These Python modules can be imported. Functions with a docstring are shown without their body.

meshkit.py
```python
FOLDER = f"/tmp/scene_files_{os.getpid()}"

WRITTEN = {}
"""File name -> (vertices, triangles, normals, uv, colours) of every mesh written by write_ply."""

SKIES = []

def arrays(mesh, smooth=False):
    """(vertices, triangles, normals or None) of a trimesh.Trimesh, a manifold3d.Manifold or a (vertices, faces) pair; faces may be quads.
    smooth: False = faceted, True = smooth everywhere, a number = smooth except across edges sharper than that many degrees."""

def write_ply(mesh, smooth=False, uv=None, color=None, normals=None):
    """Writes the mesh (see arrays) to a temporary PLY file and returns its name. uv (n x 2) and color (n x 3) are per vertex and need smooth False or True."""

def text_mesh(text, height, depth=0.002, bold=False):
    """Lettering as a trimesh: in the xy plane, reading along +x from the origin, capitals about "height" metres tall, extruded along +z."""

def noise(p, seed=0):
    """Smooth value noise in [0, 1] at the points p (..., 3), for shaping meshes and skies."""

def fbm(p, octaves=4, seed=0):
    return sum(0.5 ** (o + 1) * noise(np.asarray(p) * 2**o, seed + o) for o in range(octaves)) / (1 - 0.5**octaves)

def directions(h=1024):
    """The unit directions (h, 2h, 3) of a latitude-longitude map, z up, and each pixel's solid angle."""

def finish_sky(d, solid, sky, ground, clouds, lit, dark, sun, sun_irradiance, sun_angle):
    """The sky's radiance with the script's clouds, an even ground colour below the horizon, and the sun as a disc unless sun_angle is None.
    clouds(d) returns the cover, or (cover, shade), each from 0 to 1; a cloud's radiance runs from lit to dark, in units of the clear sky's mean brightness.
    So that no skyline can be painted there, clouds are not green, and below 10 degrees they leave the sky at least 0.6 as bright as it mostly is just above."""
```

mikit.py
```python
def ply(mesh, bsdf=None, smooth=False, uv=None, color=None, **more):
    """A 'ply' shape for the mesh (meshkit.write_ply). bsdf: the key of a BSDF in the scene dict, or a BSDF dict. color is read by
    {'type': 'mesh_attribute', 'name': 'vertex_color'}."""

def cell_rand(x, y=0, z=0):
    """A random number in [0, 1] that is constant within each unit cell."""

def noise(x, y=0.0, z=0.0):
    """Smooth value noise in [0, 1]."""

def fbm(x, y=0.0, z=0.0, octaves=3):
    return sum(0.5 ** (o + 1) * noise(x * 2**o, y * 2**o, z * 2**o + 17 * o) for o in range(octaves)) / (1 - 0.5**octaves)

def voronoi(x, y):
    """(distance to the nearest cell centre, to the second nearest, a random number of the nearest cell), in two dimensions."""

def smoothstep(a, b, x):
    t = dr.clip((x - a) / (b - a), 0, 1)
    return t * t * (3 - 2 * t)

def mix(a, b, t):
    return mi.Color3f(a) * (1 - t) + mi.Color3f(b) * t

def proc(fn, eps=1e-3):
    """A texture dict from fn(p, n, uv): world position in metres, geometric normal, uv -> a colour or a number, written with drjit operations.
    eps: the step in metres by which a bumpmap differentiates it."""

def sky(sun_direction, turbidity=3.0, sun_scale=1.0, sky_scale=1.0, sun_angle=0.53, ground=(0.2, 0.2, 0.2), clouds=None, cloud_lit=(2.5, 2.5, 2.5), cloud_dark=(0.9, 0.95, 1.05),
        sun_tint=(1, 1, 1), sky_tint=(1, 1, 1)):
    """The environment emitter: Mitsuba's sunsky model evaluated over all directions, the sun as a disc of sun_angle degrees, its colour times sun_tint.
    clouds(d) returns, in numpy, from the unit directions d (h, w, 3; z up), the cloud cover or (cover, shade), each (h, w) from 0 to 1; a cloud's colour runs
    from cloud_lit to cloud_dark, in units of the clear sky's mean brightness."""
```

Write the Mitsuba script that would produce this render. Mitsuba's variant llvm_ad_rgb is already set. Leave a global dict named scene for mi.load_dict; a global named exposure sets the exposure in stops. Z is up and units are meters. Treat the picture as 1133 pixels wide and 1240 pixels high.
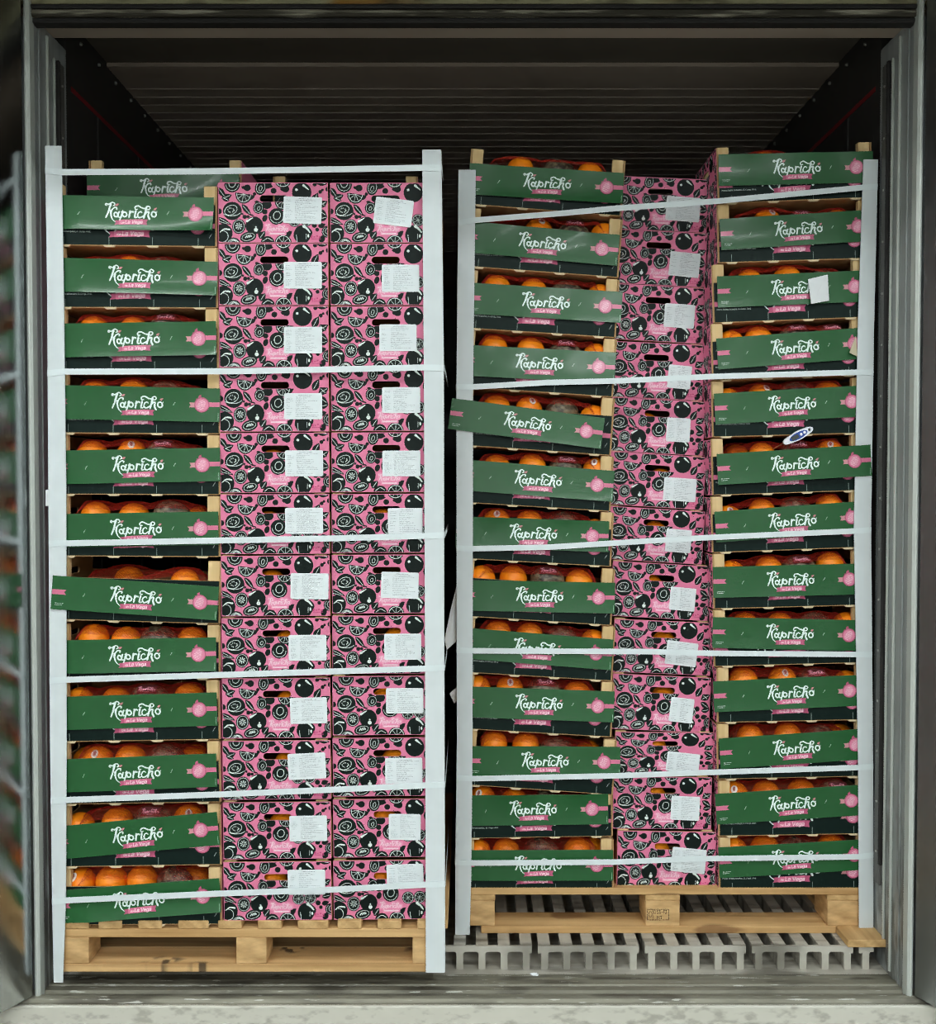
import math, random
import numpy as np, trimesh, shapely
import mitsuba as mi, drjit as dr
import mikit, meshkit
from mikit import noise, fbm, smoothstep, mix
from shapely import affinity
from shapely.geometry import Polygon, Point, LineString, box as sbox
from shapely.ops import unary_union
random.seed(7); np.random.seed(7); RNG = np.random.default_rng(7)
T4 = mi.ScalarTransform4f
scene, labels = {}, {}

# ------------------------------------------------------------------ camera, lamps, exposure
F, CX, CY = 1350.0, 566.5, 620.0
TILT = math.atan(41.0 / F)
EYE = np.array([0.0, 0.0, 1.30])
FWD = np.array([0.0, math.cos(TILT), -math.sin(TILT)]); UPV = np.array([0.0, math.sin(TILT), math.cos(TILT)])
scene['camera'] = {'type': 'perspective', 'fov': math.degrees(2 * math.atan(CX / F)), 'fov_axis': 'x', 'near_clip': 0.05,
                   'far_clip': 100.0, 'to_world': T4().look_at(origin=EYE.tolist(), target=(EYE + FWD).tolist(), up=[0, 0, 1])}
exposure = 1.7
LAMP = 30.0
LAMPS = [(-1.9, 0.75, 3.75, 0.55), (1.5, 0.35, 3.75, 0.5), (-1.6, -2.8, 3.7, 0.9), (1.6, -2.8, 3.7, 0.9), (-1.6, -5.6, 3.4, 1.8), (1.6, -5.6, 3.4, 1.8)]   # x, y, z, relative strength
scene['sky'] = {'type': 'constant', 'radiance': {'type': 'rgb', 'value': [0.016, 0.0175, 0.018]}}

YL, YR = 2.90, 3.15          # front planes of the two loads
XW0, XW1 = -1.127, 1.157      # side walls

def at(px, py, Y):
    d = FWD + np.array([1.0, 0, 0]) * ((px - CX) / F) + UPV * ((CY - py) / F)
    return EYE + d * (Y / d[1])

# ------------------------------------------------------------------ materials
def lin(*c):
    c = np.array(c, float) / 255.0
    return np.where(c <= 0.04045, c / 12.92, ((c + 0.055) / 1.055) ** 2.4)
def rgb(*c): return {'type': 'rgb', 'value': [float(x) for x in lin(*c)]}
def mat(name, color, rough=0.6, spec=0.4, metallic=0.0, **kw):
    b = {'type': 'principled', 'base_color': color, 'roughness': rough, 'specular': spec, **kw}
    if metallic: b['metallic'] = metallic
    scene[name] = {'type': 'twosided', 'bsdf': b}
def c3(*c): return mi.Color3f(*[float(x) for x in lin(*c)])
VC = {'type': 'mesh_attribute', 'name': 'vertex_color'}
mat('m_print_card', VC, 0.4, 0.2, clearcoat=0.7, clearcoat_gloss=0.93)
mat('m_print_panel', VC, 0.5, 0.16)
mat('m_print_paper', VC, 0.85, 0.15)

def kraft_fn(p, n, uv):
    return mix(c3(150, 112, 74), c3(176, 138, 96), fbm(p.x * 40, p.y * 40, p.z * 60, 3))
mat('m_kraft', mikit.proc(kraft_fn), 0.85, 0.15)
def grain(a, b, c):
    def fn(p, n, uv, a=a, b=b, c=c):
        g = fbm(p.x * a, p.y * b, p.z * c, 3)
        ring = 0.5 + 0.5 * dr.sin((p.x * a + p.y * b + p.z * c) * 0.9 + 9 * noise(p.x * a * 0.15, p.y * b * 0.15, p.z * c * 0.15))
        return dr.clip(0.6 * g + 0.3 * ring, 0, 1)
    return fn
g_v, g_h, g_d = grain(120, 120, 6), grain(5, 90, 110), grain(110, 5, 110)
def wood(gf, lo, hi, knots=0.0):
    def fn(p, n, uv):
        c = mix(c3(*lo), c3(*hi), gf(p, n, uv))
        if knots:
            k = smoothstep(0.72, 0.82, noise(p.x * 7 + 3.1, p.y * 9, p.z * 30 + 1.7))
            c = mix(c, c3(104, 66, 40), k * knots)
        return c
    return fn
mat('m_post', mikit.proc(wood(g_v, (196, 164, 112), (232, 206, 158))), 0.75, 0.2)
mat('m_board', mikit.proc(wood(g_h, (160, 118, 70), (228, 192, 138), 0.6)), 0.75, 0.2)
mat('m_deck', mikit.proc(wood(g_d, (164, 126, 78), (222, 188, 136))), 0.75, 0.2)
mat('m_block', mikit.proc(wood(grain(40, 40, 90), (160, 122, 76), (226, 190, 138))), 0.75, 0.2)
def stain_fn(p, n, uv):
    c = mix(c3(160, 120, 74), c3(224, 188, 136), g_h(p, n, uv))
    k = smoothstep(0.60, 0.74, fbm(p.x * 9 + 1.3, p.y * 14, p.z * 4, 3)) * smoothstep(0.3, 0.6, noise(p.x * 60, p.y * 60, 0))
    return mix(c, c3(70, 58, 44), k * 0.9)
mat('m_stained', mikit.proc(stain_fn), 0.8, 0.15)
mat('m_oldboard', mikit.proc(wood(g_h, (120, 98, 68), (190, 158, 112), 1.0)), 0.8, 0.15)

def orange_fn(p, n, uv):
    return mix(c3(246, 124, 12), c3(254, 156, 28), fbm(p.x * 30, p.y * 30, p.z * 30, 3))
mat('m_orange', mikit.proc(orange_fn), 0.42, 0.45)
def avo_fn(p, n, uv):
    return mix(c3(56, 46, 36), c3(128, 116, 92), smoothstep(0.3, 0.75, fbm(p.x * 90, p.y * 90, p.z * 90, 3)))
mat('m_avocado', mikit.proc(avo_fn), 0.45, 0.5)
mat('m_net', rgb(176, 44, 32), 0.6, 0.3)
mat('m_tag', VC, 0.5, 0.3)
mat('m_strap', rgb(214, 224, 226), 0.42, 0.4)
def cboard_fn(p, n, uv):
    return mix(c3(202, 210, 212), c3(214, 221, 223), fbm(p.x * 20, p.y * 20, p.z * 3, 3))
mat('m_cornerboard', mikit.proc(cboard_fn), 0.65, 0.25)
mat('m_cardcore', rgb(178, 172, 160), 0.9, 0.1)

def alu_fn(p, n, uv):
    s = fbm(p.x * 3, p.y * 14, p.z * 14, 4)
    d = smoothstep(0.4, 0.75, fbm(p.x * 6 + 5, p.y * 30, p.z * 5, 4))
    return mix(mix(c3(158, 154, 142), c3(206, 203, 193), s), c3(84, 80, 70), d * 0.7)
mat('m_floor_alu', mikit.proc(alu_fn), 0.5, 0.4, 0.12)
def sill_fn(p, n, uv):
    s = fbm(p.x * 5, p.y * 70, p.z * 70, 4)
    d = smoothstep(0.42, 0.70, fbm(p.x * 8 + 2, p.y * 30, p.z * 30, 4))
    w = smoothstep(0.66, 0.76, fbm(p.x * 22, p.y * 140 + 4, p.z * 140, 3))
    return mix(mix(mix(c3(104, 101, 88), c3(150, 148, 134), s), c3(66, 62, 54), d * 0.7), c3(196, 196, 188), w * 0.7)
mat('m_sill', mikit.proc(sill_fn), 0.5, 0.4, 0.3)
def lip_fn(p, n, uv):
    d = smoothstep(0.5, 0.72, fbm(p.x * 26, p.y * 60, p.z * 40 + 3, 4))
    return mix(c3(200, 198, 186), c3(130, 126, 114), d * 0.5)
mat('m_lip', mikit.proc(lip_fn), 0.6, 0.3)
def jamb_fn(p, n, uv):
    s = fbm(p.x * 30, p.y * 60, p.z * 1.2, 3)
    low = smoothstep(0.9, 0.0, p.z) * smoothstep(0.35, 0.65, fbm(p.x * 9, p.y * 40, p.z * 9, 4))
    return mix(mix(c3(140, 146, 146), c3(176, 182, 181), s), c3(84, 80, 70), low * 0.7)
mat('m_jamb', mikit.proc(jamb_fn), 0.45, 0.5, 0.3)
mat('m_bead', rgb(186, 192, 186), 0.4, 0.4)
mat('m_gasket', rgb(92, 92, 90), 0.5, 0.4)
mat('m_rubber', rgb(38, 37, 36), 0.6, 0.35)
mat('m_rivet', rgb(170, 170, 165), 0.35, 0.5, 0.8)
mat('m_wall', rgb(48, 47, 46), 0.5, 0.4)
mat('m_redline', rgb(120, 30, 34), 0.6, 0.3)
def ceil_fn(p, n, uv):
    return mix(c3(150, 138, 126), c3(166, 154, 142), fbm(p.x * 3, p.y * 8, 0, 3))
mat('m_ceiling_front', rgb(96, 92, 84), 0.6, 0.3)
mat('m_ceiling', mikit.proc(ceil_fn), 0.6, 0.3)
def header_fn(p, n, uv):
    r = smoothstep(0.5, 0.72, fbm(p.x * 4.5, p.y * 6, p.z * 9, 4))
    d = smoothstep(0.45, 0.7, fbm(p.x * 10 + 9, p.y * 10, p.z * 20, 4))
    return mix(mix(c3(150, 146, 116), c3(150, 104, 34), r), c3(66, 60, 44), d * 0.7)
mat('m_header', mikit.proc(header_fn), 0.65, 0.3)
def grime_fn(p, n, uv):
    return mix(c3(58, 55, 46), c3(150, 146, 130), smoothstep(0.52, 0.72, fbm(p.x * 7, p.y * 50, p.z * 60, 4)))
mat('m_grime', mikit.proc(grime_fn), 0.6, 0.3)
scene['m_door'] = {'type': 'twosided', 'bsdf': {'type': 'roughconductor', 'material': 'none', 'alpha': 0.028,
                   'specular_reflectance': {'type': 'rgb', 'value': [0.40, 0.42, 0.42]}}}
scene['m_door_dull'] = {'type': 'twosided', 'bsdf': {'type': 'roughconductor', 'material': 'none', 'alpha': 0.16,
                   'specular_reflectance': {'type': 'rgb', 'value': [0.34, 0.36, 0.37]}}}
def conc_fn(p, n, uv):
    return mix(c3(120, 118, 112), c3(150, 148, 142), fbm(p.x * 2, p.y * 2, 0, 4))
mat('m_concrete', mikit.proc(conc_fn), 0.7, 0.3)
mat('m_dock', rgb(205, 207, 205), 0.8, 0.2)
mat('m_lamp_body', rgb(220, 220, 220), 0.5, 0.3)
mat('m_white_plastic', rgb(226, 230, 238), 0.35, 0.5)
mat('m_blue_plastic', rgb(28, 66, 150), 0.35, 0.5)
mat('m_screen', rgb(44, 52, 56), 0.3, 0.5)
mat('m_steel', rgb(190, 190, 190), 0.3, 0.5, 0.9)
mat('m_paper', rgb(222, 226, 228), 0.85, 0.15)
mat('m_cream', rgb(200, 190, 162), 0.7, 0.2)

# ------------------------------------------------------------------ helpers
used = {}
def numbered(name):
    k = used.get(name, 0); used[name] = k + 1
    return name if k == 0 else f'{name}_{k:03d}'
def put(key, ply, M=None):
    e = dict(ply)
    if M is not None: e['to_world'] = T4(M.tolist() if isinstance(M, np.ndarray) else M)
    scene[key] = e
    return key
def part(parent, name, ply, M=None, label=None, kind=None):
    key = numbered(parent + '__' + name)
    put(key, ply, M)
    d = {}
    if label: d['label'] = label
    if kind: d['kind'] = kind
    if d: labels[key] = d
    return key
def thing(name, label, cat, group=None):
    key = numbered(name)
    labels[key] = {'label': label, 'category': cat}
    if group: labels[key]['group'] = group
    return key
def struct(key): labels[key] = {'kind': 'structure'}; return key
cat = trimesh.util.concatenate
def bx(x0, x1, y0, y1, z0, z1, ch=0.0):
    """a box with chamfered edges"""
    if ch <= 0:
        return trimesh.creation.box(bounds=[[x0, y0, z0], [x1, y1, z1]])
    lo, hi = np.array([x0, y0, z0]), np.array([x1, y1, z1]); pts = []
    for s in np.ndindex(2, 2, 2):
        c = np.where(s, hi, lo); d = np.where(s, -ch, ch)
        for k in range(3):
            q = c.copy()
            for j in range(3):
                if j != k: q[j] += d[j]
            pts.append(q)
    return trimesh.convex.convex_hull(np.array(pts))
def frame(o, u, d, v):
    M = np.eye(4); M[:3, 0], M[:3, 1], M[:3, 2], M[:3, 3] = u, d, v, o
    return M
def tri(poly):
    """2-D triangulation of a polygon or multipolygon -> (v2, f)"""
    vs, fs, k = [], [], 0
    for g in getattr(poly, 'geoms', [poly]):
        if g.geom_type != 'Polygon' or g.area < 1e-9: continue
        v, f = trimesh.creation.triangulate_polygon(g, engine='earcut')
        v = np.asarray(v); f = np.asarray(f)
        a = np.cross(v[f[:, 1]] - v[f[:, 0]], v[f[:, 2]] - v[f[:, 0]])
        f = np.where((a < 0)[:, None], f[:, ::-1], f)
        vs.append(v); fs.append(f + k); k += len(v)
    if not vs: return np.zeros((0, 2)), np.zeros((0, 3), int)
    return np.vstack(vs), np.vstack(fs)
def extrude_x(poly_yz, x0, x1):
    m = trimesh.creation.extrude_polygon(poly_yz, x1 - x0, engine='earcut')   # polygon xy, height z -> y,z,x
    v = m.vertices; m.vertices = np.stack([v[:, 2] + x0, v[:, 0], v[:, 1]], 1)
    return m
def extrude_z(poly_xy, z0, z1):
    m = trimesh.creation.extrude_polygon(poly_xy, z1 - z0, engine='earcut'); m.apply_translation([0, 0, z0]); return m
def extrude_y(poly_xz, y0, y1):
    m = trimesh.creation.extrude_polygon(poly_xz, y1 - y0, engine='earcut')
    v = m.vertices.copy(); m.vertices = np.stack([v[:, 0], v[:, 2] + y0, v[:, 1]], 1); m.invert()
    return m
ORD = ['top', 'second', 'third', 'fourth', 'fifth', 'sixth', 'seventh', 'eighth', 'ninth', 'tenth', 'eleventh', 'twelfth', 'thirteenth']
def nth(i, n):
    return 'topmost' if i == 0 else 'bottom' if i == n - 1 else ORD[i] + '-highest'

# ------------------------------------------------------------------ print artwork (flat print, built as thin coloured layers)
def curve(pts, n=8):
    """Catmull-Rom through the points"""
    p = np.array(pts, float)
    if len(p) < 3: return p
    q = np.vstack([2 * p[0] - p[1], p, 2 * p[-1] - p[-2]]); out = []
    for i in range(1, len(q) - 2):
        for t in np.linspace(0, 1, n, endpoint=False):
            a, b, c, d = q[i - 1], q[i], q[i + 1], q[i + 2]
            out.append(0.5 * ((2 * b) + (-a + c) * t + (2 * a - 5 * b + 4 * c - d) * t * t + (-a + 3 * b - 3 * c + d) * t ** 3))
    out.append(p[-1]); return np.array(out)
def brush(pts, w0, w1=None, n=6):
    c = curve(pts, n); w1 = w0 if w1 is None else w1
    ws = np.linspace(w0, w1, len(c)) / 2
    discs = [Point(*p).buffer(w, quad_segs=3) for p, w in zip(c, ws)]
    return unary_union([a.union(b).convex_hull for a, b in zip(discs[:-1], discs[1:])])
def ell(cx, cy, rx, ry, rot=0, q=8):
    return affinity.rotate(affinity.scale(Point(cx, cy).buffer(1, quad_segs=q), rx, ry), rot, origin=(cx, cy))
def ring(cx, cy, rx, ry, w, rot=0):
    return ell(cx, cy, rx, ry, rot).difference(ell(cx, cy, rx - w, ry - w, rot))
def leaf(x0, y0, x1, y1, w):
    a, b = np.array([x0, y0], float), np.array([x1, y1], float); d = b - a; n = np.array([-d[1], d[0]]) / np.linalg.norm(d)
    t = np.linspace(0, 1, 9); s = np.sin(np.pi * t ** 0.8) * w / 2
    m = a + d * t[:, None]
    return Polygon(np.vstack([m + n * s[:, None], (m - n * s[:, None])[::-1]])).buffer(0)
def word_poly():
    s = [brush([(192, 175), (170, 255), (145, 335), (112, 412)], 40, 26),
         brush([(118, 205), (98, 192), (112, 172), (150, 190), (185, 168), (220, 150), (256, 168), (258, 196), (235, 208)], 22, 20),
         brush([(292, 268), (296, 245), (265, 238), (228, 258), (200, 300)], 26, 22),
         brush([(198, 296), (196, 365), (222, 440), (278, 494)], 42, 8),
         ring(283, 362, 46, 52, 27, -15), brush([(336, 312), (318, 372), (334, 408), (352, 398)], 30, 18),
         brush([(398, 298), (378, 378), (352, 452)], 34, 22), ring(432, 355, 50, 54, 27, -15),
         brush([(372, 315), (398, 298)], 14, 20),
         brush([(524, 300), (508, 405)], 34, 30), brush([(522, 335), (550, 302), (578, 312)], 22, 30),
         brush([(622, 300), (604, 392), (628, 406), (650, 392)], 34, 16),
         brush([(728, 322), (708, 302), (672, 318), (655, 362), (678, 404), (722, 398), (752, 375)], 20, 26),
         brush([(648, 262), (622, 268), (606, 240), (626, 212), (672, 206), (730, 238), (790, 250)], 22, 26),
         brush([(790, 262), (806, 218), (842, 206), (870, 232), (850, 262), (812, 264)], 24, 18),
         brush([(806, 240), (784, 330), (764, 408)], 36, 32),
         brush([(784, 345), (818, 306), (850, 312), (838, 368), (862, 428)], 26, 34),
         ring(935, 345, 54, 60, 27, -15), brush([(950, 300), (985, 312), (990, 290)], 14, 8)]
    return unary_union(s)
WORD = word_poly()
LEAVES = unary_union([leaf(268, 208, 334, 172, 40), leaf(928, 268, 992, 232, 34), leaf(958, 262, 962, 285, 14)])
def to_m(g, s, ox, oy): return affinity.translate(affinity.scale(g, s, -s, origin=(0, 0)), -ox * s, oy * s)
def text_poly(txt, height, shear=10):
    m = meshkit.text_mesh(txt, height, 0.001, bold=True)
    f = m.faces[m.face_normals[:, 2] > 0.5]
    v = m.vertices[:, :2].copy(); v[:, 0] += v[:, 1] * math.tan(math.radians(shear))
    return v, f

GREEN, DARK, WHITE = lin(24, 84, 40), lin(8, 28, 24), lin(224, 238, 234)
PINK, PINK2, PINKT = lin(206, 112, 142), lin(178, 84, 116), lin(246, 214, 224)
def artwork(s, word_at, ban_dy=0.0, big=1.0):
    """logo layers: list of (layer number, v2, f, colour); word_at = where crop point (530, 330) lies"""
    L = []
    ox, oy = 530, 330
    def add(layer, g, c):
        g = affinity.translate(to_m(g, s, ox, oy), *word_at)
        v, f = tri(g.simplify(0.0002)); L.append((layer, v, f, c))
    tail = unary_union([Polygon([(262, 462), (360, 452), (360, 530), (258, 542), (288, 502)]), Polygon([(735, 432), (838, 434), (812, 482), (828, 536), (735, 526)])])
    add(1, tail, PINK2)
    add(2, Polygon([(335, 446), (750, 430), (745, 522), (340, 536)]), PINK)
    add(3, WORD, WHITE); add(3, LEAVES, lin(196, 132, 138))
    for txt, x, y, h in (('de', 372, 512, 34), ('La Vega', 438, 512, 58)):
        v, f = text_poly(txt, h * s)
        L.append((3, v + [word_at[0] + (x - ox) * s, word_at[1] - (y - oy) * s], f, PINKT))
    return L
def medallion(cx, cz, r, right, left_tail):
    L = []
    k = r / 170.0
    def add(layer, g, c):
        v, f = tri(affinity.translate(to_m(g, k, 490, 600), cx, cz)); L.append((layer, v, f, c))
    add(1, Polygon([(196, 548), (330, 548), (330, 660), (200, 660), (232, 606)]), lin(200, 140, 148))
    add(1, Polygon([(640, 535), (490 + (right - cx) / k, 535), (490 + (right - cx) / k, 640), (640, 640)]), PINK)
    add(2, ell(490, 600, 172, 172, 0, 10), PINK2)
    add(3, ell(490, 600, 148, 148, 0, 10), lin(214, 128, 156))
    add(2, unary_union([leaf(420, 470, 470, 365, 70), leaf(400, 490, 360, 455, 30)]), PINK2)
    for y, w in ((510, 60), (545, 95), (580, 115), (615, 115), (650, 100), (690, 60)):
        add(4, affinity.rotate(sbox(490 - w, y - 6, 490 + w * 0.8, y + 7), -22, origin=(490, y)), lin(240, 206, 218))
    if left_tail is not None:
        x0, x1, z = left_tail
        L.append((1, *tri(Polygon([(x0, z - 0.0065), (x1, z - 0.0065), (x1 - 0.006, z), (x1, z + 0.0065), (x0, z + 0.0065)])), PINK))
    return L
def dashes(x0, x1, z, h, seed, col, layer=1):
    r = random.Random(seed); g = []; x = x0
    while x < x1:
        w = r.uniform(0.6, 2.6) * h; g.append(sbox(x, z, min(x + w, x1), z + h * r.uniform(0.7, 1.1))); x += w + h * 0.7
    return (layer, *tri(unary_union(g)), col)
EPS = 0.00035
def layers_to_mesh(base_v, base_f, base_c, layers, bend=None, size=0.02):
    V, Fc, C, k = [base_v], [base_f], [base_c], len(base_v)
    for lay, v, f, c in layers:
        if not len(v): continue
        if bend is not None:
            v, f = trimesh.remesh.subdivide_to_size(np.column_stack([v, np.zeros(len(v))]), f, size, max_iter=12); v = v[:, :2]
        y = -EPS * lay + (bend(v[:, 0], v[:, 1]) if bend is not None else 0)
        V.append(np.stack([v[:, 0], y + 0 * v[:, 0], v[:, 1]], 1)); Fc.append(f + k); C.append(np.tile(c, (len(v), 1))); k += len(v)
    return np.vstack(V), np.vstack(Fc), np.vstack(C)
def soup(mesh, color):
    """un-merged flat faces with one colour"""
    v = mesh.vertices[mesh.faces].reshape(-1, 3); f = np.arange(len(v)).reshape(-1, 3)
    return v, f, np.tile(color, (len(v), 1))
def join(*parts):
    V, Fc, C, k = [], [], [], 0
    for v, f, c in parts:
        V.append(v); Fc.append(f + k); C.append(c); k += len(v)
    return np.vstack(V), np.vstack(Fc), np.vstack(C)
def cply(vfc, bsdf, smooth=False):
    return mikit.ply((vfc[0], vfc[1]), bsdf, smooth=smooth, color=vfc[2])

# ------------------------------------------------------------------ the fruit crate (long side along x, front at y = 0)
CL, CW, CH, WH = 0.434, 0.285, 0.157, 0.108
KR = lin(170, 136, 94)
def edge_tint(mesh, face_col, axis=1, side=-1):
    """soup with kraft edges and a printed front face"""
    v, f, c = soup(mesh, KR)
    n = np.repeat(mesh.face_normals, 3, axis=0)
    c[n[:, axis] * side > 0.9] = face_col
    return v, f, c
def front_panel():
    w = CL / 2 - 0.0045
    base = edge_tint(bx(-w, w, 0, 0.004, 0.002, WH, 0.0006), DARK)
    s = 1.24 / 6599
    L = artwork(s, (-0.012, 0.061)) + medallion(CL / 2 - 0.050, 0.052, 0.0205, w - 0.0005, (-w + 0.0005, -w + 0.04, 0.05))
    v, f = text_poly('Hnos. Seleccionados, S. Coop. And.', 0.0042, 6)
    L.append((1, v + [-w + 0.006, 0.034], f, lin(176, 190, 184)))
    tf = [0.089, 0.358, 0.617, 0.889]
    for t in tf:
        x = (t - 0.5) * CL; L.append((1, *tri(sbox(x - 0.0009, 0.003, x + 0.0009, 0.023)), lin(120, 134, 128)))
    for x, z in ((w - 0.012, 0.028), (w - 0.012, 0.085), (-w + 0.012, 0.085)):
        L.append((1, *tri(LineString([(x - 0.003, z - 0.005), (x + 0.003, z + 0.005)]).buffer(0.0005)), lin(190, 198, 196)))
    return cply(layers_to_mesh(*base, L), 'm_print_panel')
def tab_mesh():
    g = Polygon([(-0.017, 0.002), (0.017, 0.002), (0.013, -0.0035), (-0.010, -0.0035)])
    return soup(extrude_y(g, -0.0016, 0.006), lin(212, 194, 158))
def pattern():
    """dark fruit on pink; crop coordinates, panel x 42..1097, y 62..642"""
    D, W, X = [], [], []
    d = D.append; w = W.append
    def halffruit(x, y, r, rot=0):
        d(ell(x, y, r, r)); w(ring(x, y, r * 0.86, r * 0.86, r * 0.07).intersection(affinity.rotate(sbox(x - r, y, x + r, y + r), rot, origin=(x, y))))
        w(ring(x + 2, y - r * 0.12, r * 0.48, r * 0.56, r * 0.09, 20))
    def citrus(x, y, r, n=8, a0=10):
        d(ell(x, y, r, r)); w(ring(x, y, r * 0.92, r * 0.92, r * 0.09))
        for k in range(n):
            a = math.radians(a0 + 360 * k / n)
            w(LineString([(x + 0.06 * r * math.cos(a), y + 0.06 * r * math.sin(a)), (x + 0.8 * r * math.cos(a), y + 0.8 * r * math.sin(a))]).buffer(r * 0.028))
    def wedge(x, y, r, rot):
        g = affinity.rotate(ell(x, y, r, r * 1.15).intersection(sbox(x - r, y, x + r, y + 2 * r)), rot, origin=(x, y))
        d(g); w(affinity.rotate(ring(x, y, r * 0.9, r * 1.03, r * 0.08).intersection(sbox(x - r, y, x + r, y + 2 * r)), rot, origin=(x, y)))
        for a in (20, 60, 95, 135, 165):
            b = math.radians(a + rot); w(LineString([(x, y), (x + 0.85 * r * math.cos(b), y + 0.9 * r * math.sin(b))]).buffer(r * 0.03))
        d(affinity.rotate(leaf(x + r * 0.7, y + r * 0.6, x + r * 1.35, y + r * 0.05, r * 0.4), rot * 0.5, origin=(x, y)))
    def apple(x, y, r, hl, cut):
        d(ell(x, y, r, r * 1.0)); w(ell(*hl)); w(brush(cut, 24, 8, 3))
    def vleaf(x0, y0, x1, y1, wd):
        d(leaf(x0, y0, x1, y1, wd)); a, b = np.array([x0, y0]), np.array([x1, y1])
        w(LineString([a + (b - a) * 0.12, a + (b - a) * 0.85]).buffer(2.6))
    halffruit(178, 90, 72); halffruit(605, 395, 76); halffruit(1092, 540, 54, 60)
    d(ell(322, 122, 31, 28)); d(leaf(270, 112, 312, 128, 22))
    vleaf(44, 122, 112, 215, 50); vleaf(80, 225, 170, 190, 58); vleaf(85, 215, 150, 245, 40)
    wedge(290, 180, 78, 8); wedge(660, 248, 70, 6)
    d(ell(450, 122, 50, 66, 12)); w(ring(452, 118, 42, 57, 5, 12)); w(ring(450, 128, 17, 28, 5, 15)); d(leaf(470, 85, 565, 110, 66)); d(leaf(480, 60, 560, 80, 40))
    d(ell(392, 180, 13, 13)); d(ell(575, 150, 25, 24)); d(ell(690, 132, 32, 30)); d(leaf(640, 130, 690, 145, 26))
    citrus(665, 40, 80, 8, 22)
    apple(845, 165, 90, (795, 140, 14, 13), [(862, 98), (885, 118), (912, 140)])
    d(leaf(790, 60, 870, 62, 26))
    for x, y, r in ((970, 90, 16), (998, 78, 9), (1022, 160, 15), (1045, 142, 9), (275, 370, 8), (297, 398, 17), (330, 396, 12), (50, 345, 25), (490, 350, 22), (965, 478, 22), (992, 520, 15), (1098, 135, 22), (960, 400, 24)):
        d(ell(x, y, r, r))
    d(leaf(462, 352, 512, 335, 26)); d(ell(490, 412, 21, 32, 20))
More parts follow.
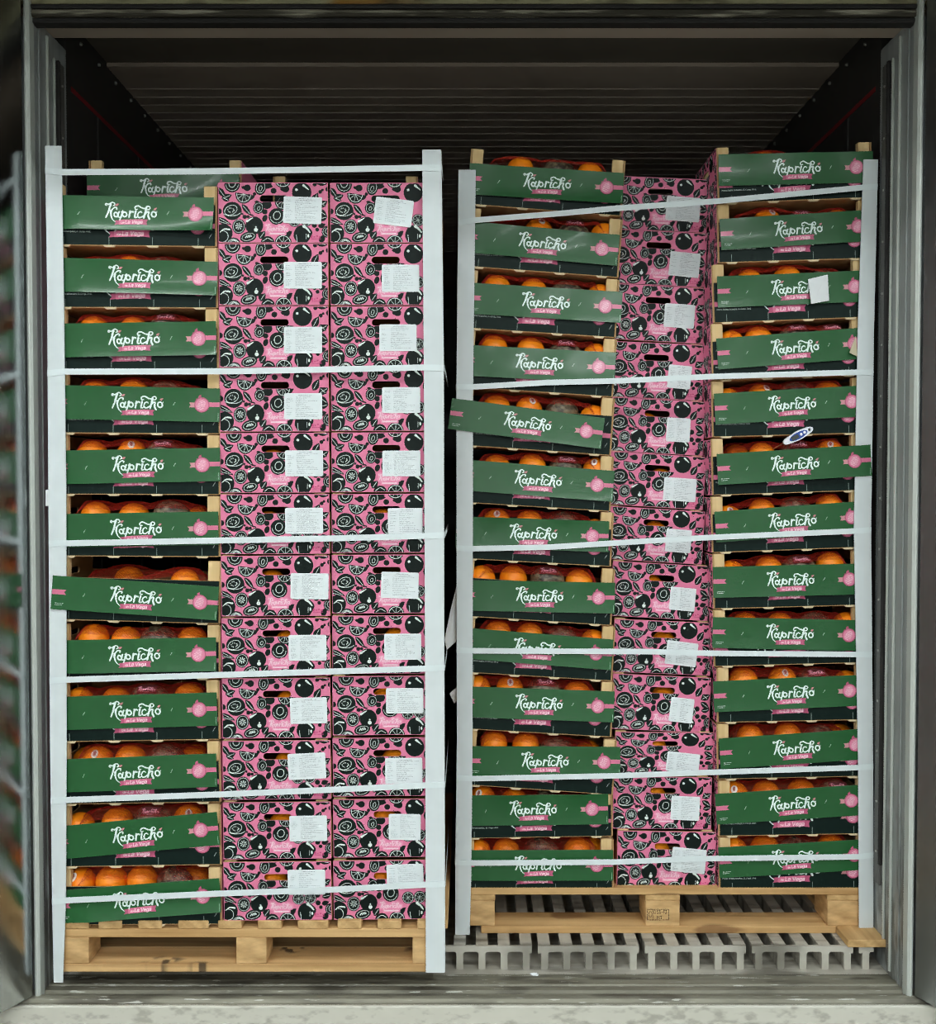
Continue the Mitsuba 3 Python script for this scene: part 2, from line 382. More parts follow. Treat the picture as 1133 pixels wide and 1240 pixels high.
    vleaf(945, 270, 1000, 172, 62); vleaf(1000, 300, 1090, 250, 60); vleaf(1010, 250, 1070, 300, 46); vleaf(1000, 330, 1085, 390, 52); vleaf(1010, 420, 1090, 400, 50); vleaf(990, 70, 1085, 85, 46)
    d(ell(178, 342, 88, 84)); w(ring(165, 335, 66, 46, 6, -25)); w(brush([(95, 372), (150, 388), (215, 384), (258, 362)], 6, 6))
    for k in range(9):
        a = k * 2.4; w(ell(165 + 30 * math.cos(a), 335 + 20 * math.sin(a), 8, 4, k * 40))
    vleaf(272, 280, 358, 385, 44); d(LineString([(350, 375), (380, 386)]).buffer(3))
    d(ell(430, 312, 48, 54, 15)); w(ring(430, 312, 41, 47, 4, 15)); w(ring(432, 318, 15, 22, 5, 20)); d(ell(508, 282, 44, 38)); d(leaf(395, 252, 440, 262, 20))
    vleaf(40, 405, 165, 472, 34); vleaf(40, 440, 140, 468, 20)
    d(ell(240, 490, 60, 68, 10)); w(ring(240, 490, 54, 62, 5, 10))
    for k in range(8):
        a = math.radians(45 * k + 10); w(brush([(240 + 8 * math.cos(a), 488 + 8 * math.sin(a)), (240 + 30 * math.cos(a), 488 + 30 * math.sin(a))], 4, 11))
    apple(388, 480, 82, (404, 522, 20, 19), [(320, 440), (345, 425), (375, 408)]); w(ell(404, 494, 8, 8))
    d(ell(90, 552, 86, 84)); w(brush([(60, 545), (100, 515), (150, 520)], 8, 18, 4)); w(ring(85, 585, 56, 56, 6).intersection(sbox(85, 520, 160, 640)))
    d(ell(330, 590, 76, 46, -15)); w(ring(330, 590, 64, 35, 5, -15))
    for k in range(7):
        w(ell(305 + k * 9, 596 - (k % 2) * 12 - k * 2, 6, 9, 20))
    vleaf(440, 605, 490, 535, 50); d(leaf(430, 585, 470, 540, 40))
    halffruit(185, 668, 70, 180); w(brush([(150, 640), (185, 615), (235, 640)], 6, 6)); d(ell(515, 645, 62, 60)); w(brush([(470, 632), (515, 602), (560, 625)], 6, 6))
    citrus(665, 648, 78, 8, 5); d(leaf(672, 590, 748, 535, 56))
    citrus(775, 435, 56, 8, 0); citrus(890, 430, 56, 8, 20)
    d(Polygon(curve([(800, 640), (768, 580), (790, 510), (840, 480), (905, 500), (942, 545), (920, 600), (880, 645), (800, 645)], 5)).buffer(0))
    w(brush([(862, 488), (895, 512), (922, 545)], 26, 14, 3)); w(ell(907, 580, 10, 17)); w(LineString([(792, 570), (800, 640)]).buffer(3)); w(LineString([(885, 560), (884, 610)]).buffer(2.5))
    d(leaf(1005, 490, 1070, 470, 44)); d(leaf(1020, 640, 1060, 570, 50)); d(ell(700, 330, 24, 18))
    return D, W
PD, PW = pattern()
PCX, PCY, PS = (42 + 1097) / 2, 642, CW / 1060.0
PPINK, PDARK, PWHITE = lin(219, 125, 157), lin(10, 23, 20), lin(218, 230, 224)
SLOT = (-0.0345, 0.0385, 0.1055, 0.1225)
def end_panel(printed):
    """panel in x (width CW) and z, front at y = 0"""
    w = CW / 2 - 0.001
    x0, x1, z0, z1 = SLOT
    r = (z1 - z0) / 2
    slot = sbox(x0 + r, z0, x1 - r, z1).union(Point(x0 + r, z0 + r).buffer(r)).union(Point(x1 - r, z0 + r).buffer(r))
    out = sbox(-w, 0.001, w, CH - 0.002)
    m = extrude_y(out.difference(slot), 0, 0.004)
    base = edge_tint(m, PPINK)
    if not printed: return cply(base, 'm_print_panel')
    clip = sbox(-w + 0.0014, 0.0022, w - 0.0014, CH - 0.004).difference(slot.buffer(0.0006))
    def tm(g): return affinity.translate(affinity.scale(g, PS, -PS, origin=(0, 0)), -PCX * PS, PCY * PS + 0.0015)
    wordp = affinity.scale(WORD, 0.232, 0.232, origin=(540, 330)); wordp = affinity.translate(wordp, 605 - 540, 512 - 330)
    dark = unary_union([g.buffer(3) for g in PD])
    halo = tm(unary_union([wordp.buffer(16), sbox(530, 545, 690, 568).buffer(6)]))
    dk = tm(dark).simplify(0.00018).intersection(clip)
    wh = tm(unary_union([g.buffer(0) for g in PW])).buffer(-0.00009).simplify(0.00012).intersection(clip)
    wd = tm(unary_union([wordp.buffer(0.5), sbox(535, 552, 680, 566)])).simplify(0.00012)
    dp = tm(unary_union([sbox(930 + k * 26, 575 + (k % 2) * 10, 946 + k * 26, 600 - (k % 3) * 6) for k in range(4)] + [sbox(930, 606, 1030, 611)]))
    L = [(1, *tri(dk), PDARK), (2, *tri(halo.intersection(clip)), lin(230, 142, 174)), (3, *tri(wh), PWHITE), (3, *tri(wd.intersection(clip)), lin(240, 204, 216)), (3, *tri(dp), lin(196, 74, 124))]
    return cply(layers_to_mesh(*base, L), 'm_print_panel')
def tray_mesh(pink):
    """bottom, raised insert that carries the fruit, hidden long walls"""
    a, b = CL / 2 - 0.005, CW
    ms = [bx(-a, a, 0.001, b - 0.001, 0.0, 0.005), bx(-a + 0.002, a - 0.002, 0.005, b - 0.005, 0.005, 0.05), bx(-a, a, b - 0.005, b - 0.001, 0.005, WH)]
    if pink: ms.append(bx(-a, a, 0.001, 0.005, 0.005, WH))
    return cat(ms)
PLY_TRAY, PLY_TRAYP = mikit.ply(tray_mesh(False), 'm_kraft'), mikit.ply(tray_mesh(True), 'm_kraft')
PLY_FRONT, PLY_END, PLY_ENDPLAIN = front_panel(), end_panel(True), end_panel(False)
PLY_TAB = cply(tab_mesh(), 'm_print_paper')
PLY_POST = [mikit.ply(bx(s * (CL / 2 - 0.0045 - 0.0155) - 0.0155, s * (CL / 2 - 0.0045 - 0.0155) + 0.0155, y0, y0 + 0.021, 0.006, CH, 0.0012), 'm_post') for s in (-1, 1) for y0 in (0.0045, CW - 0.0265)]
# end panels stand at the crate's ends: local x = -CL/2 (left) and +CL/2 (right)
M_LEFT = frame([-CL / 2, CW / 2, 0], [0, -1, 0], [1, 0, 0], [0, 0, 1])
M_RIGHT = frame([CL / 2, CW / 2, 0], [0, 1, 0], [-1, 0, 0], [0, 0, 1])

CARDW, CARDH = 0.432, 0.087
def card_art():
    L = artwork(1 / 6599 * 0.985, (0.001, 0.0005))
    L += medallion(CARDW / 2 - 0.0465, 0.0, 0.0193, CARDW / 2 - 0.0006, (-CARDW / 2 + 0.0006, -CARDW / 2 + 0.038, 0.002))
    for k in range(2):
        L.append(dashes(-CARDW / 2 + 0.010, -CARDW / 2 + 0.032 - 0.004 * k, -0.028 - 0.0045 * k, 0.0018, k, lin(190, 205, 196)))
    for x, z in ((-0.132, -0.002), (0.098, 0.002)):
        L.append((1, *tri(LineString([(x - 0.0025, z - 0.004), (x + 0.0025, z + 0.004)]).buffer(0.0006)), lin(176, 198, 184)))
    L.append((1, *tri(LineString([(CARDW / 2 - 0.004, -CARDH / 2 + 0.004), (CARDW / 2 - 0.004, -CARDH / 2 + 0.022)]).buffer(0.0006)), lin(150, 180, 160)))
    return L
CARD_ART = card_art()
def card_mesh(fb=0.004, cr=0.0, tl=0.0, wave=0.001, seed=0, tilt=0.0, held=None):
    """fb: flare of the bottom edge; cr: curl of the lower right corner; tl: flare of the top edge"""
    def bend(x, z):
        t = np.clip(0.5 - z / CARDH, 0, 1); u = x / CARDW + 0.5
        y = 0.6 * fb * t ** 4 + cr * np.clip((u - 0.55) / 0.45, 0, 1) ** 2 * (0.35 + 0.65 * t ** 2) + tl * (1 - t) ** 3 * (0.3 + 0.7 * np.sin(u * 7 + seed) ** 2)
        y = y + wave * (np.sin(u * 9 + seed) * 0.6 + np.sin(u * 4.3 + 2 * seed) + np.sin(u * 17 + t * 3 + seed) * 0.25)
        y = y - math.tan(math.radians(tilt)) * z
        if held: y = y * np.clip(((1 - u) if held == 'right' else u) / 0.16 - 0.25, 0, 1)
        return -y
    nx, nz = 40, 10
    gx, gz = np.meshgrid(np.linspace(-CARDW / 2, CARDW / 2, nx + 1), np.linspace(-CARDH / 2, CARDH / 2, nz + 1), indexing='ij')
    x, z = gx.ravel(), gz.ravel(); i, j = np.meshgrid(np.arange(nx), np.arange(nz), indexing='ij')
    a = (i * (nz + 1) + j).ravel(); b = a + nz + 1
    q = np.stack([a, b, b + 1, a + 1], 1); f = np.vstack([q[:, [0, 1, 2]], q[:, [0, 2, 3]]])
    vf = np.stack([x, bend(x, z), z], 1); vb = vf + [0, 0.0012, 0]
    n = len(vf); rim = [k * (nz + 1) for k in range(nx + 1)] + [nx * (nz + 1) + k for k in range(1, nz + 1)] + [k * (nz + 1) + nz for k in range(nx - 1, -1, -1)] + [k for k in range(nz - 1, 0, -1)]
    rim = np.array(rim); m = len(rim); rv = np.vstack([vf[rim], vb[rim]]); k = np.arange(m); k2 = (k + 1) % m
    rf = np.vstack([np.stack([k, k + m, k2 + m], 1), np.stack([k, k2 + m, k2], 1)])
    base = join((vf, f, np.tile(GREEN, (n, 1))), (vb, f[:, ::-1], np.tile(lin(150, 124, 88), (n, 1))), (rv, rf, np.tile(lin(120, 140, 112), (2 * m, 1))))
    return cply(layers_to_mesh(*base, CARD_ART, bend), 'm_print_card', smooth=True)

# stickers: paper labels with tiny printed lines
def sticker_mesh(w, h, seed, peel=0.0):
    r = random.Random(seed)
    g = sbox(-w / 2 + 0.004, -h / 2 + 0.004, w / 2 - 0.004, h / 2 - 0.004).buffer(0.004, quad_segs=4)
    def bend(x, z):
        return -peel * np.clip((x / w + z / h * -0.4), 0, 1) ** 2 - 0.0006
    v, f = tri(g); v, f = trimesh.remesh.subdivide_to_size(np.column_stack([v, 0 * v[:, 0]]), f, 0.02, max_iter=10); v = v[:, :2]
    base = (np.stack([v[:, 0], bend(v[:, 0], v[:, 1]), v[:, 1]], 1), f, np.tile(lin(222, 230, 232), (len(v), 1)))
    L = []; col = lin(150, 158, 162); z = h / 2 - 0.006; row = 0
    while z > -h / 2 + 0.004:
        hh = 0.0011
        if row == 0: L.append(dashes(-w * 0.12, w * 0.22, z, 0.0016, seed, col))
        else:
            if r.random() < 0.75: L.append(dashes(-w / 2 + 0.006, -w / 2 + r.uniform(0.014, 0.024), z, hh, seed + row, col))
            L.append(dashes(-w / 2 + 0.030, -w / 2 + 0.030 + (w - 0.038) * r.uniform(0.35, 1.0), z, hh, seed + 50 + row, col))
        z -= 0.0037; row += 1
    return cply(layers_to_mesh(*base, L, bend, 0.03), 'm_print_paper', smooth=True)

# ------------------------------------------------------------------ fruit and nets
def orange_mesh(seed):
    m = trimesh.creation.icosphere(subdivisions=3, radius=1.0); v = m.vertices.copy()
    n = meshkit.fbm(v * 1.3 + seed * 7, 3, seed)
    v *= (1 + 0.05 * (n - 0.5))[:, None]; v[:, 2] *= 0.94
    rr = np.hypot(v[:, 0], v[:, 1]); v[:, 2] -= 0.05 * np.exp(-(rr / 0.16) ** 2) * np.sign(v[:, 2])
    return trimesh.Trimesh(v, m.faces, process=False)
def avocado_mesh(seed):
    m = trimesh.creation.icosphere(subdivisions=3, radius=1.0); v = m.vertices.copy()
    t = v[:, 0]; k = 1 - 0.22 * np.clip(t, -0.2, 1)
    v[:, 1] *= k; v[:, 2] *= k; v[:, 0] *= 1.32
    v *= (1 + 0.07 * (meshkit.noise(v * 7, seed) - 0.5) + 0.03 * (meshkit.noise(v * 15, seed) - 0.5))[:, None]
    return trimesh.Trimesh(v, m.faces, process=False)
PLY_ORANGE = [mikit.ply(orange_mesh(k), 'm_orange', smooth=True) for k in range(4)]
PLY_AVO = [mikit.ply(avocado_mesh(k), 'm_avocado', smooth=True) for k in range(3)]
def seal_mesh():
    """small fruit sticker that follows a unit sphere around +z"""
    p = ell(0, 0, 0.30, 0.22, 0, 5); q = ell(0.02, 0, 0.17, 0.09, 0, 4)
    out = []
    for g, e, c in ((p, 1.02, lin(228, 216, 206)), (q, 1.03, lin(150, 96, 92))):
        v, f = tri(g); v, f = trimesh.remesh.subdivide_to_size(np.column_stack([v, 0 * v[:, 0]]), f, 0.15)
        z = np.sqrt(np.clip(1 - v[:, 0] ** 2 - v[:, 1] ** 2, 0, 1)) * e
        out.append((np.stack([v[:, 0] * e, v[:, 1] * e, z], 1), f, np.tile(c, (len(v), 1))))
    return join(*out)
PLY_SEAL = cply(seal_mesh(), 'm_tag', True)
def tag_mesh():
    """pink lettered tag strip of the net: word on a narrow bowed band"""
    s = 0.046 / 900
    g = to_m(unary_union([WORD.buffer(4), sbox(360, 470, 720, 500)]), s, 540, 330)
    v, f = tri(g.simplify(0.0003)); v, f = trimesh.remesh.subdivide_to_size(np.column_stack([v, 0 * v[:, 0]]), f, 0.006)
    y = 9.0 * v[:, 0] ** 2
    a = (np.stack([v[:, 0], y - 0.0006, v[:, 1]], 1), f, np.tile(lin(226, 150, 168), (len(v), 1)))
    b, bf = tri(sbox(-0.026, -0.011, 0.026, 0.013)); b, bf = trimesh.remesh.subdivide_to_size(np.column_stack([b, 0 * b[:, 0]]), bf, 0.006)
    return join((np.stack([b[:, 0], 9.0 * b[:, 0] ** 2, b[:, 1]], 1), bf, np.tile(lin(96, 40, 44), (len(b), 1))), a)
PLY_TAG = cply(tag_mesh(), 'm_tag', True)

def net_mesh(fr, sp=0.0072, rad=0.0004, y1=0.135):
    """red netting draped over the fruit: fr = list of (centre, radius) in crate coordinates"""
    C = np.array([c for c, r in fr]); R = np.array([r for c, r in fr])
    def h(x, y):
        best = np.full(x.shape, 0.062)
        for c, r in zip(C, R):
            d = np.hypot((x - c[0]) * 0.5, (y - c[1])); rr = r * 1.06
            cap = c[2] + np.sqrt(np.clip(rr ** 2 - np.clip(d, 0, rr * 0.72) ** 2, 0, None)) - np.clip(d - rr * 0.72, 0, None) * np.where(y > c[1], 0.25, 0.55)
            best = np.maximum(best, cap)
        ex = np.clip((np.abs(x) - 0.15) / 0.045, 0, 1)
        return np.minimum(best * (1 - ex) + np.maximum(best - 0.05, 0.07) * ex, CH - 0.004)
    xa, ya = CL / 2 - 0.045, 0.006
    V, Fc, k = [], [], 0
    for sgn in (1, -1):
        for c in np.arange(-xa - y1, xa + y1, sp):
            n = 15; y = np.linspace(ya, y1, n); x = c + sgn * (y - ya) * 1.0 + (0 if sgn > 0 else y1)
            ok = np.abs(x) <= xa
            if ok.sum() < 2: continue
            x, y = x[ok], y[ok]; p = np.stack([x, y, h(x, y)], 1)
            t = np.gradient(p, axis=0); t /= np.linalg.norm(t, axis=1, keepdims=True)
            a = np.cross(t, [0, 0, 1.0]); a /= np.linalg.norm(a, axis=1, keepdims=True) + 1e-9; b = np.cross(a, t)
            ring_ = [p + rad * (a * math.cos(q) + b * math.sin(q)) for q in (0.5, 2.6, 4.7)]
            V.append(np.stack(ring_, 1).reshape(-1, 3)); m = len(p)
            i = np.arange(m - 1)[:, None] * 3; j = np.arange(3)[None]; j2 = (j + 1) % 3
            q4 = np.stack([i + j, i + j2, i + 3 + j2, i + 3 + j], -1).reshape(-1, 4) + k
            Fc.append(np.vstack([q4[:, [0, 1, 2]], q4[:, [0, 2, 3]]])); k += m * 3
    return mikit.ply((np.vstack(V), np.vstack(Fc)), 'm_net', smooth=True)

def rot_to(d, spin=0.0):
    d = np.array(d, float); d /= np.linalg.norm(d); a = np.cross([0, 0, 1.0] if abs(d[2]) < 0.9 else [1.0, 0, 0], d); a /= np.linalg.norm(a); b = np.cross(d, a)
    c, s = math.cos(spin), math.sin(spin)
    return np.stack([a * c + b * s, -a * s + b * c, d], 1)

NTH = ['first', 'second', 'third', 'fourth', 'fifth']
def add_fruit(kind, centre, r, label, group, seal=None):
    seed = int(abs(centre[0] * 1000 + centre[2] * 7919)) % 97
    M = np.eye(4); M[:3, 3] = centre
    if kind == 'orange':
        M[:3, :3] = rot_to([math.sin(seed), -0.6 + 0.3 * math.cos(seed * 3), 0.6], seed) * r
        k = thing('orange', label, 'orange', group); put(k, PLY_ORANGE[seed % 4], M)
        if seal:
            S = np.eye(4); S[:3, :3] = rot_to(seal, 1.57) * r; S[:3, 3] = centre; part(k, 'fruit_sticker', PLY_SEAL, S, 'small pale oval fruit sticker')
    else:
        a = 0.25 * math.sin(seed)
        M[:3, :3] = np.array([[math.cos(a), -math.sin(a), 0], [math.sin(a), math.cos(a), 0], [0, 0, 1]]) * r
        k = thing('avocado', label, 'avocado', group); put(k, PLY_AVO[seed % 3], M)
    return k

def green_crate(i, n, col, colname, M, card, fruits, end_printed=None, posts=4):
    """one crate with its long side to the front; card = (matrix, mesh) ; fruits = (kind, px, py of the top, dim)"""
    g = f'carded crates in the {colname}'
    t = thing('fruit_crate', f'open crate with loose green lettered card, {nth(i, n)} in the {colname}', 'crate', g)
    part(t, 'tray', PLY_TRAY, M)
    part(t, 'front_panel', PLY_FRONT, M, 'dark green printed front wall')
    part(t, 'end_panel', PLY_END if end_printed == 'left' else PLY_ENDPLAIN, M @ M_LEFT, 'pink end wall with dark fruit print' if end_printed else None)
    part(t, 'end_panel', PLY_ENDPLAIN, M @ M_RIGHT)
    for k in ((0, 2) if posts == 2 else (0, 1, 2, 3)): part(t, 'corner_post', PLY_POST[k], M)
    for q in (0.089, 0.358, 0.617, 0.889):
        MM = np.eye(4); MM[0, 3] = (q - 0.5) * CL; part(t, 'tab', PLY_TAB, M @ MM)
    part(t, 'label_card', card[1], card[0], 'bright green lettered card in front of the crate wall')
    if not fruits: return t
    Y0 = M[1, 3]; inv = np.linalg.inv(M); got = []
    fruits = sorted(fruits, key=lambda f: f[1])
    for q, (kind, px, py, dim) in enumerate(fruits):
        r = (0.0405 if kind == 'orange' else 0.037) * (0.97 + 0.06 * ((px * 7.3) % 1))
        yy = Y0 + 0.052 + (0.055 if dim else 0.0)
        c = at(px, py, yy); c[2] -= r * 0.93
        lc = inv[:3, :3] @ c + inv[:3, 3]
        lim = CL / 2 - 0.045 if not dim else CL / 2 - 0.05
        lc[0] = np.clip(lc[0], -lim, lim); lc[2] = np.clip(lc[2], 0.05 + r * 0.9, 0.1555 - r * 0.93)
        got.append([kind, lc, r, dim])
    for a, b in zip(got[:-1], got[1:]):                                   # keep neighbours apart
        wa, wb = (x[2] * (1.3 if x[0] == 'avocado' else 1.0) for x in (a, b))
        if abs(a[1][1] - b[1][1]) < 0.03 and b[1][0] - a[1][0] < wa + wb:
            b[1][0] = a[1][0] + wa + wb
    for q, (kind, lc, r, dim) in enumerate(got):
        c = M[:3, :3] @ lc + M[:3, 3]
        kin = [x for x in range(len(got)) if got[x][0] == kind]
        which = NTH[kin.index(q)] + f' {kind} from left' if len(kin) > 1 else 'only ' + kind
        where = f'{which} in the {nth(i, n)} crate, {colname}'
        seal = None
        if kind == 'orange' and not dim and (q * 2 + i) % 5 == 1: seal = [0.25 * math.sin(i * 2.1), -0.75, 0.66]
        add_fruit(kind, c, r, ('netted ' if kind == 'orange' else 'dark netted ') + where.replace('only ', '') if len(kin) == 1 else 'netted ' + where, f'fruit in the {colname}', seal)
    nb = thing('fruit_net', f'red net over fruit in the {nth(i, n)} crate, {colname}', 'net', f'red nets in the {colname}')
    part(nb, 'netting', net_mesh([(lc, r) for kind, lc, r, dim in got]), M)
    for kind, lc, r, dim in got:
        if kind == 'avocado' and i % 2 == (0 if col == 'L' else 1):
            S = np.eye(4); a = math.radians(-40)
            S[:3, :3] = np.array([[1, 0, 0], [0, math.cos(a), -math.sin(a)], [0, math.sin(a), math.cos(a)]])
            S[:3, 3] = lc + np.array([0, -math.cos(math.radians(42)) * (r + 0.0035), math.sin(math.radians(42)) * (r + 0.0035)])
            part(nb, 'tag', PLY_TAG, M @ S, 'dark tag with pink lettering')
    return t

def card_frame(anchor_px, other_px, side, Y):
    """frame of a card from the pixel of its anchored end's middle and of a point further along its middle line"""
    a, b = at(*anchor_px, Y), at(*other_px, Y)
    u = (a - b) if side == 'right' else (b - a); u[1] = 0; u /= np.linalg.norm(u)
    v = np.array([-u[2], 0, u[0]])
    o = a + u * (-CARDW / 2 if side == 'right' else CARDW / 2)
    return o, u, v
def crate_frame(yl, xl, yr, xr, side, Y, zs=1.0):
    a, b = at(xl, yl, Y), at(xr, yr, Y); u = b - a; u[1] = 0; u /= np.linalg.norm(u); v = np.array([-u[2], 0, u[0]])
    o = b - u * CL / 2 if side == 'right' else a + u * CL / 2
    return frame(o, u, [0, 1, 0], v * zs)
def tilt_card(o, u, v, deg, dy):
    a = math.radians(deg); d = np.array([0, 1.0, 0])
    v2 = v * math.cos(a) + d * math.sin(a); d2 = d * math.cos(a) - v * math.sin(a)
    return frame(o + np.array([0, dy, 0]), u, d2, v2)

# measured rows -------------------------------------------------------------
NL, NA = 12, 13
L_ROWS = [  # wall bottom left y (x=78), right y, right x
 (297.0, 299.2, 262.5), (372.7, 373.3, 264), (448.5, 449, 265), (524.7, 525.8, 267), (598.9, 599.3, 267), (673.7, 674.5, 267),
 (750.7, 755.8, 266.5), (821, 822, 267), (898.6, 895.7, 267), (974.3, 971.5, 268), (1050.1, 1047.4, 268.5), (1120.5, 1119.4, 269)]
L_CARDS = [ # left x, top y, bottom y ; right top x,y ; right bottom x,y ; bend (flare, curl, top, tilt)
 (76.5, 235, 278.8, 259.3, 239.8, 258.7, 280.5, .012, .014, 0), (76.5, 311.2, 354.2, 263.6, 317.6, 262.9, 357.8, .012, 0, .004), (77.5, 391.7, 433, 262.5, 390, 261.9, 429.2, .013, .004, .003),
 (79, 467.1, 506.7, 266.5, 470.7, 266, 511, .002, 0, .004), (80, 545.5, 586.2, 267.2, 542.8, 266, 582, .003, 0, 0), (81, 622.6, 662.5, 264.4, 620, 264.4, 659.3, .002, 0, 0),
 (67.4, 697.1, 736.3, 266.5, 710.8, 264, 749.4, .003, .004, 0), (83, 775, 815.7, 262.5, 771.7, 261.4, 812.1, .010, .003, 0), (82, 842.6, 885, 263, 838.4, 262.5, 878.6, .002, 0, 0),
 (80.7, 918.8, 960, 262, 912.4, 262.5, 953, .002, 0, 0), (79.7, 999.3, 1041, 263, 983.4, 266, 1022.4, .002, 0, 0), (79.7, 1076, 1119.4, 267.2, 1062.2, 266.5, 1104.6, .014, .002, 0)]
def P(ox, oy, s): return lambda k, x, y, dim=False: ('orange' if k == 'O' else 'avocado', ox + x / s, oy + y / s, dim)
a, b, c, d = P(50, 200, 4.72), P(50, 440, 4.72), P(50, 660, 4.72), P(50, 880, 4.72)
L_FRUIT = [[], [a('O', 330, 535), a('O', 490, 523), a('A', 700, 535)], [a('O', 300, 868), a('O', 525, 872), a('A', 725, 862)], [b('O', 310, 105), b('O', 530, 95), b('A', 720, 108)],
 [b('O', 290, 445), b('O', 515, 440), b('A', 700, 443)], [b('O', 310, 795), b('O', 530, 800), b('A', 745, 788), b('O', 900, 825, True)],
 [c('O', 500, 125, True), c('O', 820, 140)], [c('O', 300, 455), c('O', 485, 470), c('A', 665, 465), c('O', 855, 470)],
 [c('O', 215, 818), c('O', 430, 815), c('A', 600, 795), c('O', 845, 795)], [d('O', 165, 140, True), d('O', 325, 115), d('O', 510, 110), d('A', 720, 105), d('O', 880, 105, True)],
 [d('O', 215, 515), d('O', 435, 465), d('A', 640, 450), d('O', 840, 450)], [d('O', 190, 812), d('O', 375, 800), d('O', 557, 797), d('A', 740, 805), d('O', 890, 805, True)]]
A_ROWS = [(248.3, 576, 262, 752), (323.7, 576, 336.5, 748.6), (398.3, 574.3, 409.3, 745.3), (469.6, 572.5, 481.2, 742), (540.5, 573.6, 551.8, 739.5), (609.4, 572.5, 619.6, 739),
 (677.3, 572.5, 686.4, 739.5), (747.2, 573.6, 757.8, 740), (815, 572.5, 825, 741), (883.4, 572.5, 893, 740), (951.2, 573.6, 962.9, 742), (1015.4, 571.5, 1012.7, 742), (1079.4, 570, 1078.5, 743)]
A_CARDS = [(567, 193, 239.5, 756, 208.5, 752.5, 248.7, .006, .006, 0), (576, 268.6, 306.7, 750.4, 286.2, 746.4, 321, .005, .003, .006), (574.3, 342, 380.7, 753.4, 354.2, 751.9, 390.6, .003, 0, 0),
 (572.5, 417, 456.4, 745.8, 426.8, 743.7, 464.3, .003, 0, 0), (552.4, 482.3, 521.5, 731.4, 505.6, 726.8, 544.8, .003, 0, 0), (572.5, 556.4, 595.6, 743.7, 570.2, 741.6, 607.7, .004, .003, 0),
 (572.5, 625.4, 663.5, 737.2, 632.8, 736.7, 667, .004, -.003, .008), (572.5, 702.8, 739.2, 744.6, 705.5, 744.2, 743, .003, 0, .004), (572.5, 759.3, 799.6, 742, 774.8, 740.3, 811.4, .003, 0, .002),
 (572.5, 831.6, 868.6, 743.7, 836.9, 743.1, 875, .002, 0, 0), (572.5, 904.6, 939.6, 750.5, 905.7, 751, 940, .004, .006, 0), (572.5, 963.3, 1000, 735.7, 961.8, 736.7, 996.8, .002, 0, .008),
 (572.5, 1029, 1067, 742.5, 1029.2, 742, 1066.7, .001, 0, 0)]
a0, a1, a2, a3 = P(550, 160, 4.532), P(545, 370, 4.72), P(545, 600, 4.72), P(545, 840, 4.72)
A_FRUIT = [[a0('O', 362, 117), a0('A', 575, 140), a0('O', 745, 152)], [a0('O', 460, 478), a0('A', 655, 500), a0('O', 808, 502)], [a0('O', 235, 785), a0('O', 435, 808), a0('A', 620, 822), a0('O', 795, 838)],
 [a1('O', 252, 175), a1('O', 460, 187), a1('A', 655, 208), a1('O', 828, 220)], [a1('O', 262, 515), a1('O', 450, 525), a1('A', 640, 538), a1('O', 820, 572)], [a1('O', 265, 857), a1('O', 468, 848), a1('A', 660, 865), a1('O', 830, 872)],
 [a2('O', 265, 80), a2('O', 450, 88), a2('A', 650, 95), a2('O', 825, 138)], [a2('O', 180, 402), a2('O', 360, 402), a2('A', 555, 410), a2('O', 735, 425)], [a2('O', 270, 718), a2('O', 450, 730), a2('A', 635, 752), a2('O', 820, 770)],
 [a2('O', 155, 1030), a2('O', 340, 1035), a2('A', 540, 1040), a2('O', 725, 1065)], [a3('O', 250, 215), a3('O', 430, 225), a3('A', 610, 250), a3('O', 790, 270, True)], [a3('O', 180, 530), a3('O', 365, 545), a3('A', 560, 555)],
 [a3('O', 155, 835), a3('O', 320, 830), a3('A', 520, 825), a3('O', 725, 825), a3('O', 845, 830, True)]]
C_ROWS = [(246.7, 869, 240, 1044), (318.7, 869, 313.4, 1044), (391.6, 863.2, 384.9, 1038.7), (461, 862, 454.2, 1034), (529.7, 862, 525, 1034.6), (600.2, 862, 594.5, 1033.6), (669.6, 861.8, 663.5, 1033),
 (737.7, 863.5, 733.3, 1034), (807.4, 864, 803, 1036.5), (875.3, 868, 872, 1038), (943.9, 868, 940.5, 1038), (1012.9, 869.5, 1010, 1039), (1078.5, 870, 1076, 1039)]
C_CARDS = [(869.7, 188.8, 224, 1055, 182, 1055, 222, .003, -.006, .004), (872, 265.8, 302.6, 1044, 253.5, 1044, 293.7, .005, -.004, .003), (868.2, 335.5, 372.2, 1041, 327.5, 1041, 365.8, .004, 0, .002), (868.2, 409.9, 447.5, 1036.6, 395.2, 1036.6, 436.9, .003, 0, 0),
 (865.1, 476.7, 514, 1035, 466.7, 1035, 505.3, .003, 0, 0), (867.2, 550.8, 586.4, 1052, 539.2, 1052.6, 575.4, .004, 0, 0), (865.8, 619.7, 657, 1032, 607.6, 1032, 645, .002, 0, 0), (863.2, 686.5, 723.9, 1034, 682.6, 1034, 720, .005, 0, 0),
 (862.6, 746.5, 785.3, 1034.8, 751.4, 1034.8, 787.4, .005, 0, 0), (863.7, 824.6, 862.7, 1036.8, 816.8, 1036.8, 855.4, .004, 0, 0), (871.2, 894.3, 931.5, 1038, 882.3, 1038, 920.5, .002, 0, 0), (866.5, 960.9, 998.8, 1039, 949.7, 1039, 988.3, .002, 0, 0), (870.3, 1026.4, 1063.2, 1039, 1016.4, 1039, 1053.8, .002, 0, 0)]
c0, c1, c2, c4 = P(800, 160, 3.402), P(845, 400, 4.72), P(860, 660, 5.665), P(845, 800, 4.275)
